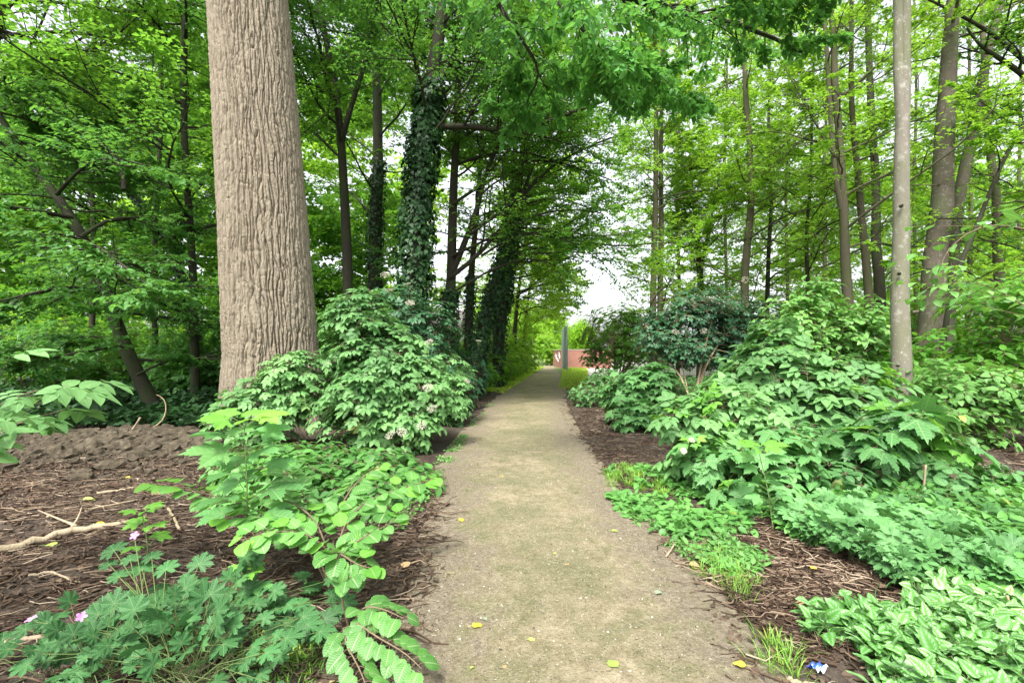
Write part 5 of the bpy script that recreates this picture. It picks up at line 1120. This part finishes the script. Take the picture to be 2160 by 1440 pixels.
# ================================================================== SMALL THINGS
def small():
    def flat_leaf(px, py, tpl, size, mat, label, ang=None, curl=.0, name='fallen_leaf', tilt=.12, h=.022):
        g = G(px, py); a = rng.random() * 6.28 if ang is None else ang
        p = np.array([g[0], g[1], float(gz(g[0], g[1])) + h + .01]); d = np.array([math.cos(a), math.sin(a), curl]); up = np.array([rng.normal(0, tilt), rng.normal(0, tilt) - .1, 1.])
        mb = MB().leaves(tpl, (p - d * size * .5)[None], d[None], up[None], size)
        e = p - d * size * .5; mb.tubes(np.stack([e, e - d * size * .18 + [0, 0, .004], e - d * size * .35])[None], np.full((1, 3), .0011), 4)
        mb.build(name, L[mat], base=p); o = COL.objects[-1]; tag(o, label, 'leaf', 'fallen leaves'); return o
    flat_leaf(1008, 1330, HEART, .062, 'yellow', 'clear yellow heart shaped leaf on the lower left of the path', .3)
    flat_leaf(1290, 1411, HEART, .068, 'fgreen', 'yellow green leaf on the path at the bottom centre', 2.3)
    flat_leaf(1560, 1414, HEART, .055, 'yellow', 'dull yellow oval leaf at the bottom right path edge', 2.7)
    flat_leaf(1299, 1126, OVW, .075, 'fgreen', 'fresh green leaf lying on the right middle of the path', .1)
    flat_leaf(1382, 1258, OVW, .085, 'fgrey', 'grey green pointed leaf on the right part of the path', 2.9)
    flat_leaf(974, 1103, HEART, .06, 'yellow', 'small yellow leaf on the left path edge near the hazel tips', 1.)
    flat_leaf(1124, 1361, OVW, .045, 'fgreen', 'little green leaf lying crosswise below the path centre', .2)
    flat_leaf(1062, 1010, OVW, .06, 'yellow', 'small far yellow leaf on the path beside the low bush', 0.)
    flat_leaf(1022, 1316, OV, .045, 'fgrey', 'grey green leaf touching the clear yellow leaf', 2.2)
    flat_leaf(1465, 1200, HEART, .085, 'fbrown', 'curled tan leaf beside the grass tuft on the right edge', 1.2, .3, h=.02)
    flat_leaf(1686, 1288, OVW, .10, 'fbrown', 'brown oval leaf in front of the silver marked plants', 2.9)
    flat_leaf(1717, 1209, HEART, .05, 'yellow', 'bright yellow scrap of leaf on the brown litter right of the path', .5)
    flat_leaf(262, 1011, OVW, .13, 'yellow', 'curled yellow leaf lying at the foot of the soil bank', 3.0, .1)
    flat_leaf(212, 1103, OVW, .09, 'yellow', 'narrow yellow leaf just behind the dead branch', .1)
    flat_leaf(188, 1060, OVW, .10, 'fgreen', 'green leaf on the litter between soil bank and dead branch', .5)
    flat_leaf(335, 1045, HEART, .13, 'fbrown', 'large folded olive leaf on the litter left of the hazel', .3)
    flat_leaf(117, 1155, OVW, .13, 'fgreen', 'olive green leaf tucked in front of the dead branch', .2)
    flat_leaf(857, 1205, HEART, .075, 'fbrown', 'pale crumpled leaf on the soil left of the path', 1.1, .2)
    flat_leaf(1194, 1200, OV, .05, 'fbrown', 'tan leaf with a fine twig at the centre of the path', 2.8)
    flat_leaf(1380, 1190, OV, .035, 'fgrey', 'tiny pale leaf at the right of the path', 1.8)
    flat_leaf(996, 1420, OV, .03, 'fgreen', 'tiny green leaf near the bottom of the path', 1.1)
    flat_leaf(1066, 1420, OV, .032, 'fbrown', 'tiny orange brown leaf near the bottom of the path', .2)
    flat_leaf(1170, 1175, OV, .035, 'fgreen', 'tiny fresh leaf near the middle of the path', 2.)
    flat_leaf(945, 1218, OV, .035, 'fbrown', 'tiny brown leaf at the left edge of the path', 2.)
    def branch(pts, r0, r1, label, mat='log', name='fallen_branch', side=(), lift=None):
        q = []
        for (px, py, h) in pts:
            g = G(px, py); q.append(np.array([g[0], g[1], gz(g[0], g[1]) + h]))
        c = smooth_poly(q, 18); c[1:-1] += rng.normal(0, r0 * .25, c[1:-1].shape); b0 = c[0].copy()
        mb = MB().tubes(c[None], (np.linspace(r0, r1, 18) * (1 + rng.normal(0, .06, 18)))[None], 9, cap=True); mb.build(name, B[mat], base=b0); o = COL.objects[-1]; tag(o, label, 'branch')
        for s in side:
            qq = [];
            for (px, py, h) in s: g = G(px, py); qq.append(np.array([g[0], g[1], gz(g[0], g[1]) + h]))
            cc = smooth_poly(qq, 8); m2 = MB().tubes(cc[None], np.linspace(r1 * .6, r1 * .2, 8)[None], 6, cap=True); t = m2.build('side_twig', B[mat], parent=o)
        return o
    branch([(-250, 1225, .03), (0, 1163, .035), (90, 1140, .035), (160, 1120, .035), (230, 1112, .03), (305, 1106, .025)], .042, .022, 'long pale dead branch lying across the litter at the left', side=[[(160, 1120, .06), (130, 1110, .05), (80, 1090, .05)], [(150, 1125, .06), (165, 1105, .07), (172, 1090, .08)]])
    branch([(100, 1100, .02), (130, 1085, .02), (200, 1078, .02), (290, 1060, .02)], .014, .008, 'straight thin stick lying parallel behind the dead branch')
    branch([(205, 1047, .02), (250, 1042, .02), (285, 1036, .02)], .016, .011, 'short pale stick lying in front of the soil bank')
    branch([(355, 1080, .02), (365, 1095, .02), (378, 1120, .02)], .012, .010, 'short pointed stick left of the sycamore sapling')
    branch([(-40, 1380, .02), (60, 1360, .02), (120, 1352, .02), (190, 1342, .02)], .014, .010, 'greyish stick beside the cranesbill leaves at the lower left')
    branch([(60, 1230, .02), (110, 1222, .02), (170, 1235, .02)], .009, .006, 'thin stick on the litter below the dead branch')
    branch([(1405, 1180, .03), (1450, 1120, .03), (1475, 1108, .03), (1560, 1098, .02)], .007, .004, 'curved pale twig near the grass tuft on the right litter')
    branch([(1660, 1437, .02), (1720, 1455, .02), (1800, 1475, .02)], .013, .009, 'tan stick beside the blue wrapper in the lower right')
    branch([(1330, 1128, .01), (1375, 1118, .015), (1400, 1128, .012), (1430, 1135, .01)], .004, .002, 'curved twig poking onto the right side of the path')
    branch([(1410, 1205, .01), (1440, 1190, .012), (1475, 1185, .01)], .005, .003, 'short forked twig pointing at the curled tan leaf')
    branch([(1745, 1285, .02), (1830, 1300, .03), (1930, 1310, .03)], .012, .009, 'thick brown stick half hidden behind the silver marked leaves')
    branch([(1165, 1178, .012), (1195, 1185, .012), (1225, 1195, .012)], .0016, .001, 'thin bent twig lying in the middle of the path')
    # dead boughs sticking up out of the soil bank
    q0 = P(255, 925, 7.3); mb = MB().tubes(smooth_poly([q0, P(275, 912, 7.3), P(288, 895, 7.3), P(296, 880, 7.3)], 8)[None], np.linspace(.02, .015, 8)[None], 7, cap=True); mb.build('dead_stump_twig', B['log'], base=q0); tag(COL.objects[-1], 'short broken bough standing up from the soil bank', 'branch')
    q0 = P(290, 925, 7.5); mb = MB().tubes(smooth_poly([q0, P(310, 905, 7.6), P(340, 895, 7.7), P(352, 870, 7.8), P(350, 840, 7.8), P(330, 832, 7.9)], 12)[None], np.linspace(.016, .006, 12)[None], 6, cap=True); mb.build('arching_twig', B['tan'], base=q0); tag(COL.objects[-1], 'thin arching bare twig rising from the soil bank to the curved trunk', 'branch')
    q0 = G(2140, 1335) + [0, 0, .02]; mb = MB().tubes(smooth_poly([q0, P(2132, 1290, 2.5), P(2125, 1255, 2.5)], 8)[None], np.linspace(.009, .006, 8)[None], 6, cap=True); mb.build('standing_stick', B['tan'], base=q0); tag(COL.objects[-1], 'bare tan stick standing upright at the right edge', 'branch')
    q0 = P(1948, 1055, 4.4); mb = MB().tubes(smooth_poly([q0, P(1950, 1010, 4.4), P(1953, 980, 4.4)], 8)[None], np.linspace(.012, .009, 8)[None], 6, cap=True); mb.build('standing_stick', B['log'], base=q0); tag(COL.objects[-1], 'broken upright stick beneath the large leaved sapling', 'branch')
    # wrapper
    g = G(1726, 1419); n = 9; u = np.linspace(-.5, .5, n); U, W = np.meshgrid(u, u); z = .016 + .011 * np.sin(U * 9 + W * 4) + .008 * np.sin(W * 13) + .012 * np.abs(U)
    V = np.stack([U * .075, W * .05 * (1 - .3 * U), z], -1).reshape(-1, 3); a = R(18); V[:, :2] = V[:, :2] @ np.array([[math.cos(a), math.sin(a)], [-math.sin(a), math.cos(a)]])
    V = V + np.array([g[0], g[1], gz(g[0], g[1]) + .008]); i = np.arange(n - 1)[:, None] * n + np.arange(n - 1)[None]; qd = np.stack([i, i + 1, i + n + 1, i + n], -1).reshape(-1)
    A = np.zeros((n * n, 3)); A[:, 0] = U.ravel(); A[:, 1] = W.ravel()
    m, nt, bs = M('blue_wrapper'); at = N(nt, 'Attribute', attribute_name='lf'); sp = N(nt, 'SeparateXYZ'); nt.links.new(at.outputs['Vector'], sp.inputs[0])
    f = math_(nt, 'LESS_THAN', math_(nt, 'ADD', sp.outputs[1], math_(nt, 'MULTIPLY', sp.outputs[0], .35)), -.12)
    c = mixc(nt, f, (.03, .10, .62), (.75, .80, .88)); nt.links.new(c, bs.inputs['Base Color']); bs.inputs['Roughness'].default_value = .25
    V2 = V.copy()
    MB().add(V, qd, np.full((n - 1) ** 2, 4), A).build('wrapper', m, base=V.mean(0)); tag(COL.objects[-1], 'crumpled blue and white sweet wrapper on the soil at the bottom right', 'litter')
small()
